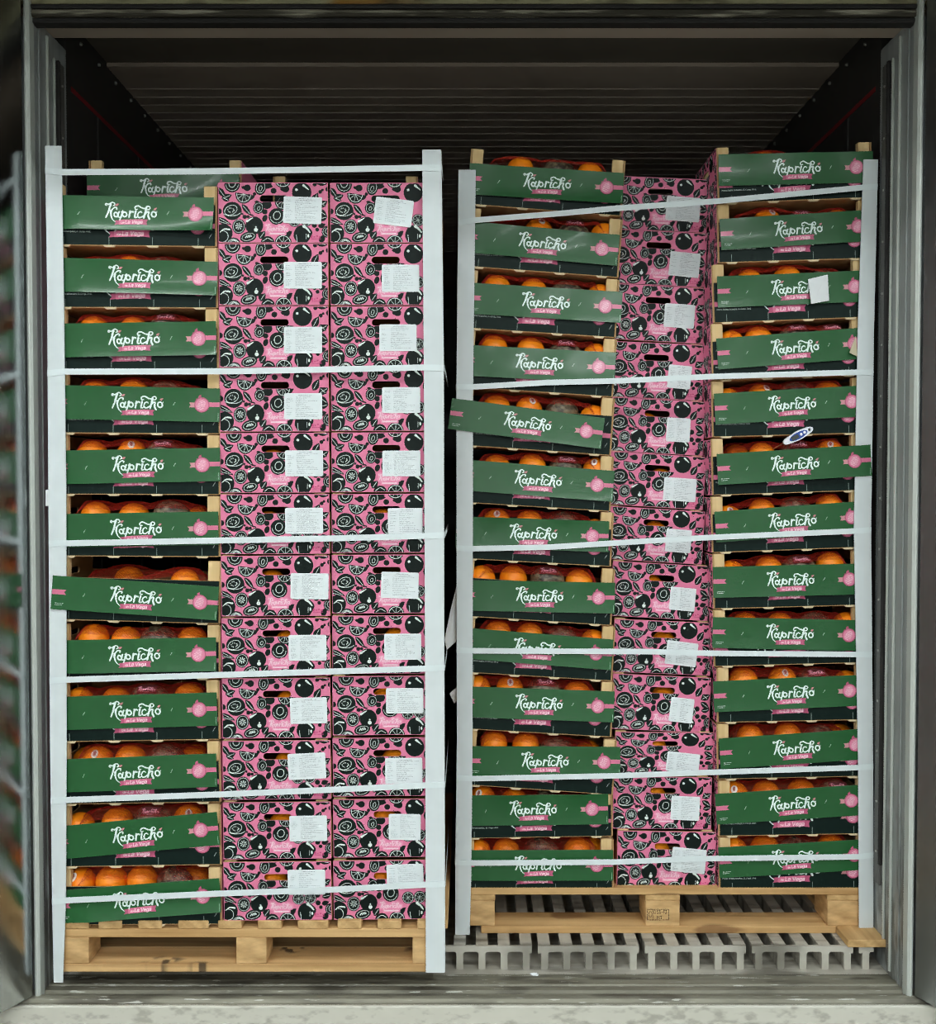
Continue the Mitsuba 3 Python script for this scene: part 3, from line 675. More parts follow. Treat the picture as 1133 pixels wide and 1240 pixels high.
C_FRUIT = [[c0('O', 430, 84)], [c0('O', 435, 322), c0('A', 570, 335), c0('O', 720, 325)], [c0('O', 365, 568), c0('O', 518, 555), c0('A', 670, 572)], [c0('O', 285, 820), c0('O', 402, 803), c0('A', 555, 800), c0('A', 690, 800)],
 [c1('O', 165, 335), c1('O', 360, 310), c1('A', 560, 300), c1('O', 725, 295)], [c1('O', 220, 655, True), c1('O', 365, 645), c1('A', 560, 640), c1('O', 755, 630)], [c1('O', 170, 1005), c1('O', 365, 965), c1('A', 560, 960), c1('O', 750, 940)],
 [c2('O', 145, 110), c2('O', 400, 78), c2('A', 610, 75), c2('O', 820, 52)], [c2('O', 235, 468), c2('O', 478, 468), c2('A', 720, 465), c2('O', 930, 465)], [c4('O', 235, 38), c4('O', 435, 33), c4('A', 600, 40), c4('O', 775, 55)],
 [c4('O', 270, 335), c4('O', 465, 325), c4('A', 630, 335), c4('O', 790, 330, True)], [c4('O', 190, 630), c4('O', 350, 625), c4('O', 535, 615), c4('A', 710, 620)], [c4('O', 185, 915), c4('O', 345, 905), c4('A', 510, 915), c4('O', 690, 902)]]

OVER = {('L', 6), ('A', 4), ('C', 5)}                     # cards that lap over a corner board
def column(col, rows, cards, fruits, Y, side, colname, tiltdeg):
    n = len(rows)
    for i, (row, cd, fr) in enumerate(zip(rows, cards, fruits)):
        if col == 'L': yl, yr, xr = row; xl = 78
        else: yl, xl, yr, xr = row
        zs = 1.0
        if i:
            pr = rows[i - 1]; gap = min(yl - pr[0], yr - (pr[1] if col == 'L' else pr[2])); zs = max(0.84, min(1.05, gap * Y / F / (CH + 0.002)))
        M = crate_frame(yl, xl, yr, xr, side, Y, zs)
        lx, lt, lb, rtx, rty, rbx, rby, fb, cr, tl = cd
        left, right = (lx, (lt + lb) / 2), ((rtx + rbx) / 2, (rty + rby) / 2)
        o, u, v = card_frame(right if side == 'right' else left, left if side == 'right' else right, side, Y - 0.0065)
        td = tiltdeg + 0.8 * math.sin(i * 2.3)
        over = (col, i) in OVER
        CM = tilt_card(o, u, v, 0.0, -0.0115 if over else 0.0)
        green_crate(i, n, col, colname, M, (CM, card_mesh(fb, cr, tl, 0.0004 if over else 0.0009, i * 1.7 + ord(col), td * (0.4 if over else 1), None if over else ('right' if side == 'left' else 'left'))), fr, 'left' if col == 'C' else None, 2 if i else 4)
column('L', L_ROWS, L_CARDS, L_FRUIT, YL, 'right', 'far left column', 0.3)
column('A', A_ROWS, A_CARDS, A_FRUIT, YR, 'right', "right pallet's left column", 2.0)
column('C', C_ROWS, C_CARDS, C_FRUIT, YR, 'left', 'far right column', 0.5)

# two crates of the row behind, one layer higher than the left front row
def rear_crate(px0, px1, ytop, Y, label, with_card):
    a, b = at(px0, ytop, Y), at(px1, ytop, Y)
    M = frame([(a[0] + b[0]) / 2, Y, (a[2] + b[2]) / 2 - CH], [1, 0, 0], [0, 1, 0], [0, 0, 1])
    t = thing('fruit_crate', label, 'crate', 'crates of the row behind')
    part(t, 'tray', PLY_TRAY, M); part(t, 'front_panel', PLY_FRONT, M, 'dark green printed front wall')
    part(t, 'end_panel', PLY_ENDPLAIN, M @ M_LEFT); part(t, 'end_panel', PLY_ENDPLAIN, M @ M_RIGHT)
    for k in range(4): part(t, 'corner_post', PLY_POST[k], M)
    if with_card:
        part(t, 'label_card', card_mesh(0.004, 0.006, 0.002, 0.001, 3.3), frame([(a[0] + b[0]) / 2 - 0.004, Y - 0.008, M[2, 3] + 0.074], [1, 0, 0], [0, 1, 0], [0, 0, 1]), 'shaded green lettered card')
rear_crate(106, 293.5, 193.5, YL + CW + 0.01, 'green carded crate standing behind and above the top left crate', True)
rear_crate(332, 504, 213, YL + CL + 0.04, 'crate behind the pink crates with only two wooden post tops showing', False)

# ------------------------------------------------------------------ pink end-on crates
TURN = frame([0, 0, 0], [0, 1, 0], [-1, 0, 0], [0, 0, 1])      # crate turned: its left end faces front
def pink_crate(i, n, colname, xl, ybl, xr, ybr, side, Y, stick, fruit, seed, zs=1.0, lean=0.0):
    a, b = at(xl, ybl, Y), at(xr, ybr, Y); u = b - a; u[1] = 0; u /= np.linalg.norm(u); v = np.array([-u[2], 0, u[0]])
    o = b - u * CW / 2 if side == 'right' else a + u * CW / 2
    E = frame(o, u, [0, 1, 0], v * zs)                                   # end-panel frame (front panel at y = 0)
    M = E @ frame([0, CL / 2, 0], [0, -1, 0], [1, 0, 0], [0, 0, 1]) @ frame([0, -CW / 2, 0], [1, 0, 0], [0, 1, 0], [0, 0, 1])
    t = thing('fruit_crate', f'pink crate with fruit print and white sticker, {nth(i, n)} in the {colname}', 'crate', f'pink printed crates in the {colname}')
    part(t, 'tray', PLY_TRAYP, M)
    part(t, 'end_panel', PLY_END, E, 'pink end wall with dark fruit print and hand hole')
    part(t, 'end_panel', PLY_ENDPLAIN, E @ frame([0, CL, 0], [-1, 0, 0], [0, -1, 0], [0, 0, 1]))
    for q in (-1, 1):
        part(t, 'corner_post', PLY_POST[0], E @ frame([q * (CW / 2 - 0.022) + 0.193, 0.002, 0], [1, 0, 0], [0, 1, 0], [0, 0, 1]))
    sx, sy, sw, sh, sr, peel = stick
    s = F / Y
    c = at(sx, sy, Y - 0.0012); rr = math.radians(-sr); su = u * math.cos(rr) + v * math.sin(rr); sv = -u * math.sin(rr) + v * math.cos(rr)
    part(t, 'sticker', sticker_mesh(sw / s, sh / s, seed, peel), frame(c, su, [0, 1, 0], sv), 'white paper sticker with small grey print')
    if fruit is not None:
        fx, fz = fruit; r = 0.039
        add_fruit('orange', E[:3, :3] @ np.array([SLOT[0] + (SLOT[1] - SLOT[0]) * fx, 0.05, SLOT[2] + (SLOT[3] - SLOT[2]) * fz - r * 0.9]) + E[:3, 3], r, f'orange showing in the hand hole of the {nth(i, n)} crate, {colname}', f'fruit seen in hand holes of the {colname}')
P1_B = [294.3, 370, 445.3, 523.1, 597.2, 671.4, 746.8, 819.2, 894.8, 969, 1041, 1115.1]
P2_B = [294.3, 370, 444.6, 522.3, 596.5, 670, 743.4, 816.6, 890.9, 965, 1038.9, 1114.3]
P1_S = [(366.2, 254.6, 46, 32, 2, 0), (366.5, 333.3, 46, 32, 0, 0), (366.8, 411.9, 46, 32, 0, 0), (367, 491.9, 46, 31.5, 0, 0), (368.1, 561, 46, 31.5, 0, 0), (368.1, 630.6, 46, 31.5, 0, 0), (374.7, 709.8, 46, 31.5, 1, 0), (372.3, 784.4, 46, 31.5, 0, 0), (373.6, 860.4, 45, 32, -1, .002), (371.5, 927.7, 46, 32, -2.5, 0), (373.1, 1003.1, 46, 31.5, -.5, 0), (371, 1068.2, 46, 31, 0, 0)]
P2_S = [(476.4, 256.8, 46, 32, 7, .003), (484.8, 337, 45, 32.5, 0, 0), (481.7, 409, 45, 32, 0, 0), (485.6, 484.5, 46, 31, 0, 0), (485.9, 561.2, 46, 31, 0, .002), (490.5, 630.6, 42, 31, 0, .002), (484, 708.7, 45.5, 32, 2, 0), (487.5, 783.1, 45, 32, 0, 0), (489.9, 848.5, 45.5, 31, 0, 0), (488.8, 933.2, 45.5, 31.5, 0, 0), (489.9, 1001.3, 39, 32, 1, .006), (490.4, 1061.1, 45, 30, -1.5, 0)]
FR1 = [None, None, None, None, (0.3, 0.35), (0.1, .1), (0.2, .5), (0.8, .5), (0.85, .6), (0.8, .6), (0.6, .4), (0.2, .8)]
FR2 = [None, None, None, None, None, (0.3, .4), None, (0.8, .5), (0.4, .4), (0.75, .6), (0.25, .7), (0.2, .8)]
for i in range(12):
    x1 = 264 + i * 0.62
    pink_crate(i, 12, "left pallet's middle column", x1, P1_B[i], x1 + 130, P1_B[i] - 0.1 * i, 'left', YL, P1_S[i], FR1[i], 100 + i, 1.0 if i == 0 else (P1_B[i] - P1_B[i - 1]) * YL / F / (CH + 0.001))
    x2 = 399.3 + i * 0.4
    pink_crate(i, 12, "left pallet's right column", x2, P2_B[i], x2 + 112, P2_B[i] - 0.1 * i, 'left', YL + (0.012 if i != 8 else 0.004), P2_S[i], FR2[i], 200 + i, 1.0 if i == 0 else (P2_B[i] - P2_B[i - 1]) * YL / F / (CH + 0.001))
B_R = [855.5, 853, 852, 850.5, 851, 851, 849.6, 856.6, 860, 858, 863.6, 861, 866]
B_Y = [(277.7, 282.4), (343, 348.6), (411, 417), (481, 485.7), (546.6, 552.5), (611.4, 618.3), (677.7, 684.2), (746.2, 752.5), (814, 818.7), (883, 888), (938, 939), (1003.6, 1004.8), (1075, 1076.8)]
B_S = [(826.8, 253.2, 41, 29, 2, 0), (828.6, 320.4, 36.5, 29, 3, .001), (822.4, 382.6, 36.5, 28.5, 1, 0), (822.5, 456.5, 28, 28, 3, .003), (821, 520.6, 28.5, 29, 0, .004), (822.9, 592.9, 39.5, 28, 0, 0), (821.2, 655, 31, 28, 1, 0), (826.2, 725.5, 31, 28, 2, .002), (825, 791.5, 38, 29, 5, .001), (825, 860, 28.5, 30, 4, .003), (826.6, 923.3, 40, 24, 6, .003), (829.5, 978.7, 35, 29.5, 2, .001), (833.5, 1041.9, 42, 30, 5, .001)]
FR3 = [None, None, (.15, .4), (.1, .4), (.2, .6), (.8, .4), (.6, .5), (.2, .7), (.65, .6), (.7, .6), (.15, .8), (.2, .6), (.2, .7)]
for i in range(13):
    Yb = YR + 0.02 + 0.11 * (12 - i) / 12
    xr = B_R[i]; yl, yr = B_Y[i]
    pink_crate(i, 13, "right pallet's middle column", 746, yl, xr, yr, 'right', Yb, B_S[i], FR3[i], 300 + i, 0.80 if i == 10 else 1.0 if i == 0 else float(np.clip((yr - B_Y[i - 1][1]) * Yb / F / (CH + 0.001), 0.95, 1.08)))

# ------------------------------------------------------------------ corner boards and straps
def corner_board(pts, Y, leg_side, label, y_leg=0.055):
    """pts: (y, x0, x1) down the front leg; leg_side -1 / +1 = where the side leg is"""
    th = 0.0035; V = []
    prof = []
    for (py, x0, x1) in pts:
        a, b = at(x0, py, Y), at(x1, py, Y)
        z = a[2]; xa, xb = a[0], b[0]
        if leg_side < 0: ring_ = [(xa, Y + y_leg), (xa, Y), (xb, Y), (xb, Y + th), (xa + th, Y + th), (xa + th, Y + y_leg)]
        else: ring_ = [(xb - th, Y + y_leg), (xb - th, Y + th), (xa, Y + th), (xa, Y), (xb, Y), (xb, Y + y_leg)]
        prof.append([(x, y, z) for x, y in ring_])
    V = np.array(prof).reshape(-1, 3); n, m = len(prof), 6; Fc = []
    for i in range(n - 1):
        for j in range(m):
            j2 = (j + 1) % m; a, b, c, d = i * m + j, i * m + j2, (i + 1) * m + j2, (i + 1) * m + j
            Fc += [[a, b, c], [a, c, d]]
    caps = [[0, 1, 4], [0, 4, 5], [1, 2, 3], [1, 3, 4]] if leg_side < 0 else [[0, 1, 4], [0, 4, 5], [1, 2, 3], [1, 3, 4]]
    for f in caps: Fc.append(f); Fc.append([x + (n - 1) * m for x in f[::-1]])
    mesh = trimesh.Trimesh(V, np.array(Fc), process=False)
    trimesh.repair.fix_normals(mesh)
    put(thing('corner_board', label, 'corner board', 'white corner boards'), mikit.ply(mesh, 'm_cornerboard', smooth=25))
BF = 0.015      # how far the boards stand in front of the crate walls
corner_board([(176.5, 54.5, 74.3), (350, 57, 77), (600, 58.5, 80), (900, 60.5, 80.5), (1090, 63, 79.5), (1190, 65, 76)], YL - BF, -1, 'tall white corner board at the left edge of the left pallet')
corner_board([(181, 511, 534), (445, 513, 537), (800, 514.5, 537.5), (1178, 515.5, 538.6)], YL - BF, 1, 'tall white corner board at the right edge of the left pallet')
corner_board([(205.7, 555, 576), (480, 552.4, 572.5), (900, 553, 572), (1060, 551, 570.5), (1132, 551, 568.5)], YR - BF, -1, 'white corner board at the left edge of the right pallet')
corner_board([(193, 1045.4, 1063), (400, 1038.4, 1058), (640, 1033.8, 1054.5), (930, 1039, 1057), (1127, 1040, 1057.3)], YR - BF, 1, 'white corner board at the far right edge of the right pallet')

def strap(px, Y, label, depth=0.5):
    """band along the pixels px in the plane Y, turning back along both sides"""
    P0 = [at(x, y, Y) for x, y in px]
    depth = 0.1 if px[0][1] < 300 else depth
    pts = [P0[0] + [-0.001, depth, 0], P0[0] + [-0.001, 0.004, 0]] + P0 + [P0[-1] + [0.001, 0.004, 0], P0[-1] + [0.001, depth, 0]]
    nrm = [[-1, 0, 0], [-0.9, -0.4, 0]] + [[0, -1, 0]] * len(P0) + [[0.9, -0.4, 0], [1, 0, 0]]
    pts, nrm = np.array(pts), np.array(nrm, float); hh, th = 0.0078, 0.0009
    V = np.stack([pts + [0, 0, hh], pts - [0, 0, hh], pts - [0, 0, hh] + nrm * th, pts + [0, 0, hh] + nrm * th], 1).reshape(-1, 3)
    Fc = []
    for i in range(len(pts) - 1):
        for j in range(4):
            a, b = i * 4 + j, i * 4 + (j + 1) % 4; Fc += [[a, b, b + 4], [a, b + 4, a + 4]]
    e = (len(pts) - 1) * 4; Fc += [[0, 3, 2], [0, 2, 1], [e, e + 1, e + 2], [e, e + 2, e + 3]]
    m = trimesh.Trimesh(V, np.array(Fc), process=False); trimesh.repair.fix_normals(m)
    put(thing('strap', label, 'strap', 'white straps round the loads'), mikit.ply(m, 'm_strap'))
SL = [[(54.8, 206.5), (75, 208.6), (250, 207.5), (400, 205.2), (511, 203.3), (534.4, 203.5)], [(57.3, 452), (78, 450), (290, 449.5), (400, 447.4), (513, 445), (537.2, 445.5)],
      [(59, 658.2), (81, 657.8), (268, 654.4), (400, 652), (514, 648.9), (537.6, 648)], [(60, 824.2), (82, 823), (268, 817.2), (382, 813.6), (514, 809.6), (537.8, 808.5)],
      [(61.3, 970), (81, 968.6), (268, 961.8), (400, 956.3), (515, 951), (538.2, 950)], [(63, 1091.9), (80, 1090.2), (268, 1081.8), (400, 1077.3), (515, 1071.2), (538.5, 1070.6)]]
SR = [[(554.8, 269.7), (576, 266.6), (682, 258.2), (740, 252.8), (870, 243.5), (1045.5, 227), (1062.3, 225.8)], [(552.6, 468.5), (572.5, 468.5), (663, 463.2), (745, 461.3), (861, 456), (1036.7, 450.8), (1057.3, 451)],
      [(552.8, 663.8), (572.5, 664.4), (663.6, 662.6), (785, 655), (860, 650.8), (1034, 643), (1054.6, 641.8)], [(553, 787.6), (572.5, 788), (785, 789), (860, 791), (1036.5, 792.4), (1055.8, 793)],
      [(552.8, 942), (572, 942.8), (745, 939.4), (845, 935.7), (1039, 929.4), (1057, 928.4)], [(551.2, 1044.4), (571, 1045), (745, 1043.8), (845, 1039.8), (1039.5, 1037.4), (1057.2, 1035.4)]]
for i, px in enumerate(SL): strap(px, YL - BF - 0.0015, f'narrow white strap round the left load, {nth(i, 6)} of six')
for i, px in enumerate(SR): strap(px, YR - BF - 0.0015, f'narrow white strap round the right load, {nth(i, 6)} of six')

# ------------------------------------------------------------------ pallets
def board(parent, name, m, b): part(parent, name, mikit.ply(m, b))
lp = thing('pallet', 'wooden pallet under the left load with spaced deck boards', 'pallet')
pl, pr = at(69, 1150, YL)[0], at(537, 1150, YL)[0]
z0 = 0.0
for k in range(10):
    w = 0.062 if k % 3 else 0.08
    x = pl + 0.006 + k * (pr - pl - 0.075) / 9
    board(lp, 'deck_board', bx(x, x + w, YL - 0.004, YL + 1.19, 0.116, 0.137, 0.0015), 'm_deck')
for k, y in enumerate((0.0, 0.55, 1.1)):
    board(lp, 'stringer_board', bx(pl, pr, YL - 0.002 + y, YL + 0.095 + y, 0.092, 0.1155, 0.0015), 'm_board')
    board(lp, 'bottom_board', bx(pl, pr, YL - 0.002 + y, YL + 0.105 + y, 0.0, 0.021, 0.0015), 'm_stained' if k == 0 else 'm_oldboard')
    for q, (a, w) in enumerate(((pl + 0.002, 0.082), (at(286, 1160, YL)[0], 0.080), (pr - 0.082, 0.080))):
        board(lp, 'block', bx(a, a + w, YL - 0.001 + y, YL + 0.094 + y, 0.0215, 0.0915, 0.0015), 'm_block')
for y in (0.112, 0.30, 0.66): board(lp, 'bottom_board', bx(pl + 0.01, pr - 0.01, YL + y, YL + y + 0.085, 0.0, 0.019, 0.0015), 'm_oldboard')
rp = thing('pallet', 'wooden pallet under the right load with a stamp on its middle block', 'pallet')
pl, pr = at(557, 1110, YR)[0], at(1052, 1110, YR)[0]
for k, y in enumerate((0.0, 0.16, 0.33, 0.5, 0.67, 0.84)):
    board(rp, 'deck_board', bx(pl, pr, YR - 0.004 + y, YR + 0.11 + y, 0.112, 0.1315, 0.0015), 'm_board')
xm0, xm1 = at(781, 1110, YR)[0], at(823, 1110, YR)[0]
for a, bb in ((pl, pl + 0.10), (xm0, xm1), (at(1001, 1110, YR)[0], pr)):
    board(rp, 'stringer_board', bx(a, bb, YR - 0.001, YR + 0.98, 0.0945, 0.1115, 0.0015), 'm_deck')
    for y in (0.0, 0.42, 0.84):
        board(rp, 'block', bx(a + 0.001, bb - 0.001, YR - 0.002 + y, YR + 0.12 + y, 0.0215, 0.094, 0.0015), 'm_block')
for k, y in enumerate((0.0, 0.43, 0.86)):
    board(rp, 'bottom_board', bx(pl + 0.06 if k == 0 else pl, at(1003, 1130, YR)[0] + 0.02, YR - 0.004 + y, YR + 0.10 + y, 0.0005, 0.021, 0.0015), 'm_board')
board(rp, 'skid_board', bx(at(1003, 1130, YR)[0] + 0.021, at(1040, 1130, YR)[0] + 0.04, YR - 0.10, YR + 0.95, 0.0005, 0.021, 0.0015), 'm_deck')
# burnt-in stamp
g = [sbox(-0.031, -0.016, 0.031, 0.016).difference(sbox(-0.0295, -0.0145, 0.0295, 0.0145)), sbox(-0.0150, -0.016, -0.0138, 0.016)]
sv, sf = text_poly('0 55-F3', 0.011, 0); sv2, sf2 = text_poly('HT', 0.009, 0)
Lst = [(1, *tri(unary_union(g)), lin(86, 66, 44)), (1, sv * [0.62, 1] + [-0.0125, 0.002], sf, lin(86, 66, 44)), (1, sv2 + [-0.004, -0.0125], sf2, lin(86, 66, 44)), (1, *tri(ring(-0.022, 0.001, 0.0055, 0.009, 0.0018)), lin(86, 66, 44))]
e = np.zeros((0, 3)); st = layers_to_mesh(e, np.zeros((0, 3), int), e, Lst)
part(rp, 'stamp', cply(st, 'm_print_paper'), frame(at(796.5, 1107.5, YR - 0.0024), [1, 0, 0], [0, 1, 0], [0, 0, 1]), 'dark burnt stamp on the middle block')

# ------------------------------------------------------------------ thermometer, notes, scraps
th = thing('thermometer', 'white and blue pocket probe thermometer stuck between the far right crates', 'thermometer')
pa, pb, pc = at(949, 536.5, YR - 0.022), at(981, 519.5, YR - 0.030), at(936, 543.5, YR + 0.03)
u = (pb - pa); Lb = np.linalg.norm(u); u /= Lb
dd = np.array([0, 1.0, 0]); dd -= u * dd.dot(u); dd /= np.linalg.norm(dd); vv = np.cross(u, dd) * -1
if vv[2] < 0: vv = -vv
TM = frame(pa, u, dd, vv)
outline = unary_union([ell(0.012, 0, 0.014, 0.0085), ell(Lb * 0.55, 0, Lb * 0.40, 0.0125), ell(Lb - 0.008, 0, 0.014, 0.009)]).convex_hull.difference(ell(Lb - 0.004, 0, 0.004, 0.0045))
part(th, 'body', mikit.ply(extrude_y(outline, -0.006, 0.008), 'm_white_plastic', smooth=40), TM)
part(th, 'face', mikit.ply(extrude_y(ell(Lb * 0.53, 0, Lb * 0.33, 0.0095), -0.0072, -0.006), 'm_blue_plastic', smooth=40), TM, 'blue front plate')
part(th, 'screen', mikit.ply(extrude_y(sbox(Lb * 0.27, -0.0058, Lb * 0.53, 0.0058), -0.0080, -0.0072), 'm_screen'), TM, 'grey display')
for k in (0, 1): part(th, 'button', mikit.ply(extrude_y(ell(Lb * (0.63 + 0.13 * k), 0, 0.0038, 0.0042), -0.0086, -0.0072), 'm_white_plastic'), TM)
w = pc - pa; Lw = np.linalg.norm(w)
cyl = trimesh.creation.cylinder(radius=0.0017, height=Lw, sections=10); cyl.apply_transform(trimesh.geometry.align_vectors([0, 0, 1], w / Lw)); cyl.apply_translation((pa + pc) / 2)
part(th, 'probe', mikit.ply(cyl, 'm_steel', smooth=40), None, 'thin steel probe')
def sheet(pts_px, Y, bulge, ply_mat, label, catg, name, dy=0.0):
    P0 = np.array([at(x, y, Y + q) for x, y, q in pts_px]); c = P0.mean(0); n = len(P0)
    V = np.vstack([P0, [c + [0, -bulge, 0]], P0 + [0, 0.0008, 0], [c + [0, -bulge + 0.0008, 0]]]); Fc = []
    for k in range(n):
        k2 = (k + 1) % n
        Fc += [[k, k2, n], [n + 1 + k2, n + 1 + k, 2 * n + 1], [k, n + 1 + k, n + 1 + k2], [k, n + 1 + k2, k2]]
    m = trimesh.Trimesh(V, np.array(Fc), process=False); trimesh.repair.fix_normals(m)
    put(thing(name, label, catg), mikit.ply(m, ply_mat))
sheet([(978, 338, 0), (1002, 332.5, -.002), (1003.5, 364, 0), (982, 368, -.004)], YR - 0.016, 0.002, 'm_paper', 'blank white paper note over the card of a far right crate', 'paper note', 'paper_note')
sheet([(1036, 407, 0), (1038, 432, 0), (1028, 427, -.002), (1034, 412, 0)], YR - 0.0165, 0.0005, 'm_cream', 'cream paper corner beside the far right corner board', 'paper scrap', 'paper_scrap')
sheet([(553, 708, 0), (556, 760, 0), (552, 777, -.004), (541, 787, -.01), (538, 775, -.012), (545, 740, -.004)], YR + 0.012, 0.006, 'm_paper', 'torn white paper sticking out between the two loads', 'torn paper', 'torn_paper')
sheet([(553, 832, 0), (555, 846, 0), (550, 852, 0), (544, 840, -.004)], YR + 0.012, 0.003, 'm_paper', 'small white paper tear between the loads, below the larger one', 'torn paper', 'torn_paper')
sheet([(541, 588, 0), (541, 612, 0), (536, 610, 0), (536, 592, 0)], YL + 0.03, 0.001, 'm_paper', 'white paper sliver at the right edge of the left load', 'torn paper', 'torn_paper') if False else None
sheet([(55, 593, 0), (60, 593, 0), (60, 612, 0), (55, 613, 0)], YL - 0.004, 0.001, 'm_paper', 'small white strip end beside the left corner board', 'paper scrap', 'paper_scrap')
sc = trimesh.convex.convex_hull(np.array([[0, 0, 0], [.016, .003, 0], [.026, -.004, .001], [.022, -.014, 0], [.008, -.010, 0], [.004, -.004, .005], [.02, -.006, .006]]))
sc.apply_translation(np.array([at(641, 1170, 3.02)[0], 3.03, -0.0645]))
put(thing('paper_scrap', 'white paper scrap lying on the floor in front of the floor rails', 'paper scrap'), mikit.ply(sc, 'm_paper'))

# ------------------------------------------------------------------ container: floor, sill, walls, ceiling, frame
YF, YB_ = 3.06, 8.5
put(struct('floor'), mikit.ply(bx(XW0, XW1, YF - 0.03, YB_, -0.10, -0.0655), 'm_floor_alu'))
rail = unary_union([sbox(-0.0165, -0.008, 0.0165, 0.0), sbox(-0.006, -0.0655, 0.006, -0.008)])
PLY_RAIL = mikit.ply(extrude_y(rail, YF + 0.009, YB_ - 0.05), 'm_floor_alu')
pitch = 27.2 / (F / YF)
comb_x0 = at(651, 1150, YF)[0]; cw = 0.281; cp = 0.2975
for k in range(-4, 4):
    x0 = comb_x0 + k * cp
    x1 = min(x0 + cw, XW1 - 0.03); x0 = max(x0, XW0 + 0.02)
    plate = sbox(x0, -0.066, x1, 0.0)
    for q in range(6):
        lx = comb_x0 + k * cp + 0.019 + q * pitch
        hole = sbox(lx + 0.0095, -0.07, lx + pitch - 0.0095, -0.030).union(sbox(lx + 0.0165, -0.04, lx + pitch - 0.0165, -0.016)).union(ell(lx + 0.0165, -0.030 + 0.007, 0.007, 0.007)).union(ell(lx + pitch - 0.0165, -0.023, 0.007, 0.007)).union(sbox(lx + 0.0095, -0.05, lx + pitch - 0.0095, -0.023))
        if q < 4: plate = plate.difference(hole)
        elif q == 4: plate = plate.difference(sbox(lx + 0.0095, -0.07, x1 + 0.01, -0.02))
        if q < 5 and XW0 + 0.03 < lx < XW1 - 0.03:
            MM = np.eye(4); MM[0, 3] = lx; part('floor', 'rail', PLY_RAIL, MM)
    plate = plate.difference(sbox(x0 - 0.01, -0.07, comb_x0 + k * cp + 0.0095, -0.02)) if k > -4 else plate
    for g in getattr(plate, 'geoms', [plate]):
        if g.area > 1e-4: part('floor', 'rail_end_plate', mikit.ply(extrude_y(g, YF, YF + 0.0085), 'm_floor_alu'))
sill = Polygon([(YF - 0.03, -0.0655), (2.992, -0.0655), (2.986, -0.060), (2.958, -0.060), (2.955, -0.067), (2.948, -0.067), (2.945, -0.060), (2.922, -0.060), (2.919, -0.069), (2.908, -0.069), (2.905, -0.062),
                (2.888, -0.060), (2.880, -0.063), (2.876, -0.072), (2.872, -0.074), (2.872, -0.10), (YF - 0.03, -0.10)])
put(struct('trim_1'), mikit.ply(extrude_x(sill, XW0 - 0.1, XW1 + 0.1), 'm_sill'))
put(struct('trim_2'), mikit.ply(bx(XW0 - 0.1, XW1 + 0.1, 2.858, 2.8715, -0.42, -0.073, 0.003), 'm_lip'))
ZC = 2.59
put(struct('wall_left'), mikit.ply(bx(XW0 - 0.08, XW0, 3.16, YB_, -0.10, ZC + 0.1), 'm_wall'))
put(struct('wall_right'), mikit.ply(bx(XW1, XW1 + 0.08, 3.16, YB_, -0.10, ZC + 0.1), 'm_wall'))
put(struct('wall_back'), mikit.ply(bx(XW0, XW1, YB_, YB_ + 0.08, -0.10, ZC + 0.1), 'm_wall'))
for wname, x, s in (('wall_left', XW0, 1), ('wall_right', XW1, -1)):
    part(wname, 'load_line', mikit.ply(bx(min(x, x + s * 0.001), max(x, x + s * 0.001), 3.2, YB_, 2.398, 2.412), 'm_redline'), None, 'thin red load line')
    for k in range(7):
        y = 3.42 + 0.42 * k
        part(wname, 'panel_joint', mikit.ply(bx(min(x, x + s * 0.005), max(x, x + s * 0.005), y, y + 0.03, 0.0, 2.395, 0.001), 'm_wall'))
    for k in range(11):
        r = trimesh.creation.icosphere(subdivisions=1, radius=0.006); r.apply_translation([x + s * 0.002, 3.28 + 0.16 * k, ZC - 0.03])
        part(wname, 'rivet', mikit.ply(r, 'm_rivet', smooth=True))
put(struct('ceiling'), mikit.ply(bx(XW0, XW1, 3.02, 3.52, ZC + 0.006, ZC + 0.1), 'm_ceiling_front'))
part('ceiling', 'panel', mikit.ply(bx(XW0, XW1, 3.52, YB_, ZC - 0.006, ZC + 0.1), 'm_ceiling'))
for k in range(34):
    y = 3.715 + 0.08 * k
    part('ceiling', 'rib', mikit.ply(bx(XW0, XW1, y, y + 0.010, ZC - 0.009, ZC - 0.0055), 'm_ceiling'))
# header beam
hx0, hx1 = XW0 - 0.1, XW1 + 0.1
put(struct('trim_3'), mikit.ply(bx(hx0, hx1, 2.925, 3.075, 2.497, 2.80, 0.004), 'm_ceiling'))
part('trim_3', 'front_plate', mikit.ply(bx(hx0, hx1, 2.905, 2.9245, 2.520, 2.80, 0.003), 'm_header'), None, 'rust-stained front plate')
for k, (ya, yb, za, zb) in enumerate(((2.902, 2.93, 2.508, 2.519), (2.906, 2.945, 2.490, 2.507), (2.915, 2.955, 2.476, 2.489))):
    part('trim_3', 'gasket', mikit.ply(bx(XW0 - 0.02, XW1 + 0.02, ya, yb, za, zb, 0.003), 'm_grime' if k == 1 else 'm_rubber'))
for px in (285, 515, 613, 848):
    c = at(px, 8, 2.9); m = bx(c[0] - 0.03, c[0] + 0.03, 2.885, 2.906, 2.524, 2.575, 0.004); m2 = bx(c[0] - 0.018, c[0] + 0.018, 2.872, 2.886, 2.532, 2.556, 0.004)
    part('trim_3', 'latch_keeper', mikit.ply(cat([m, m2]), 'm_header'))
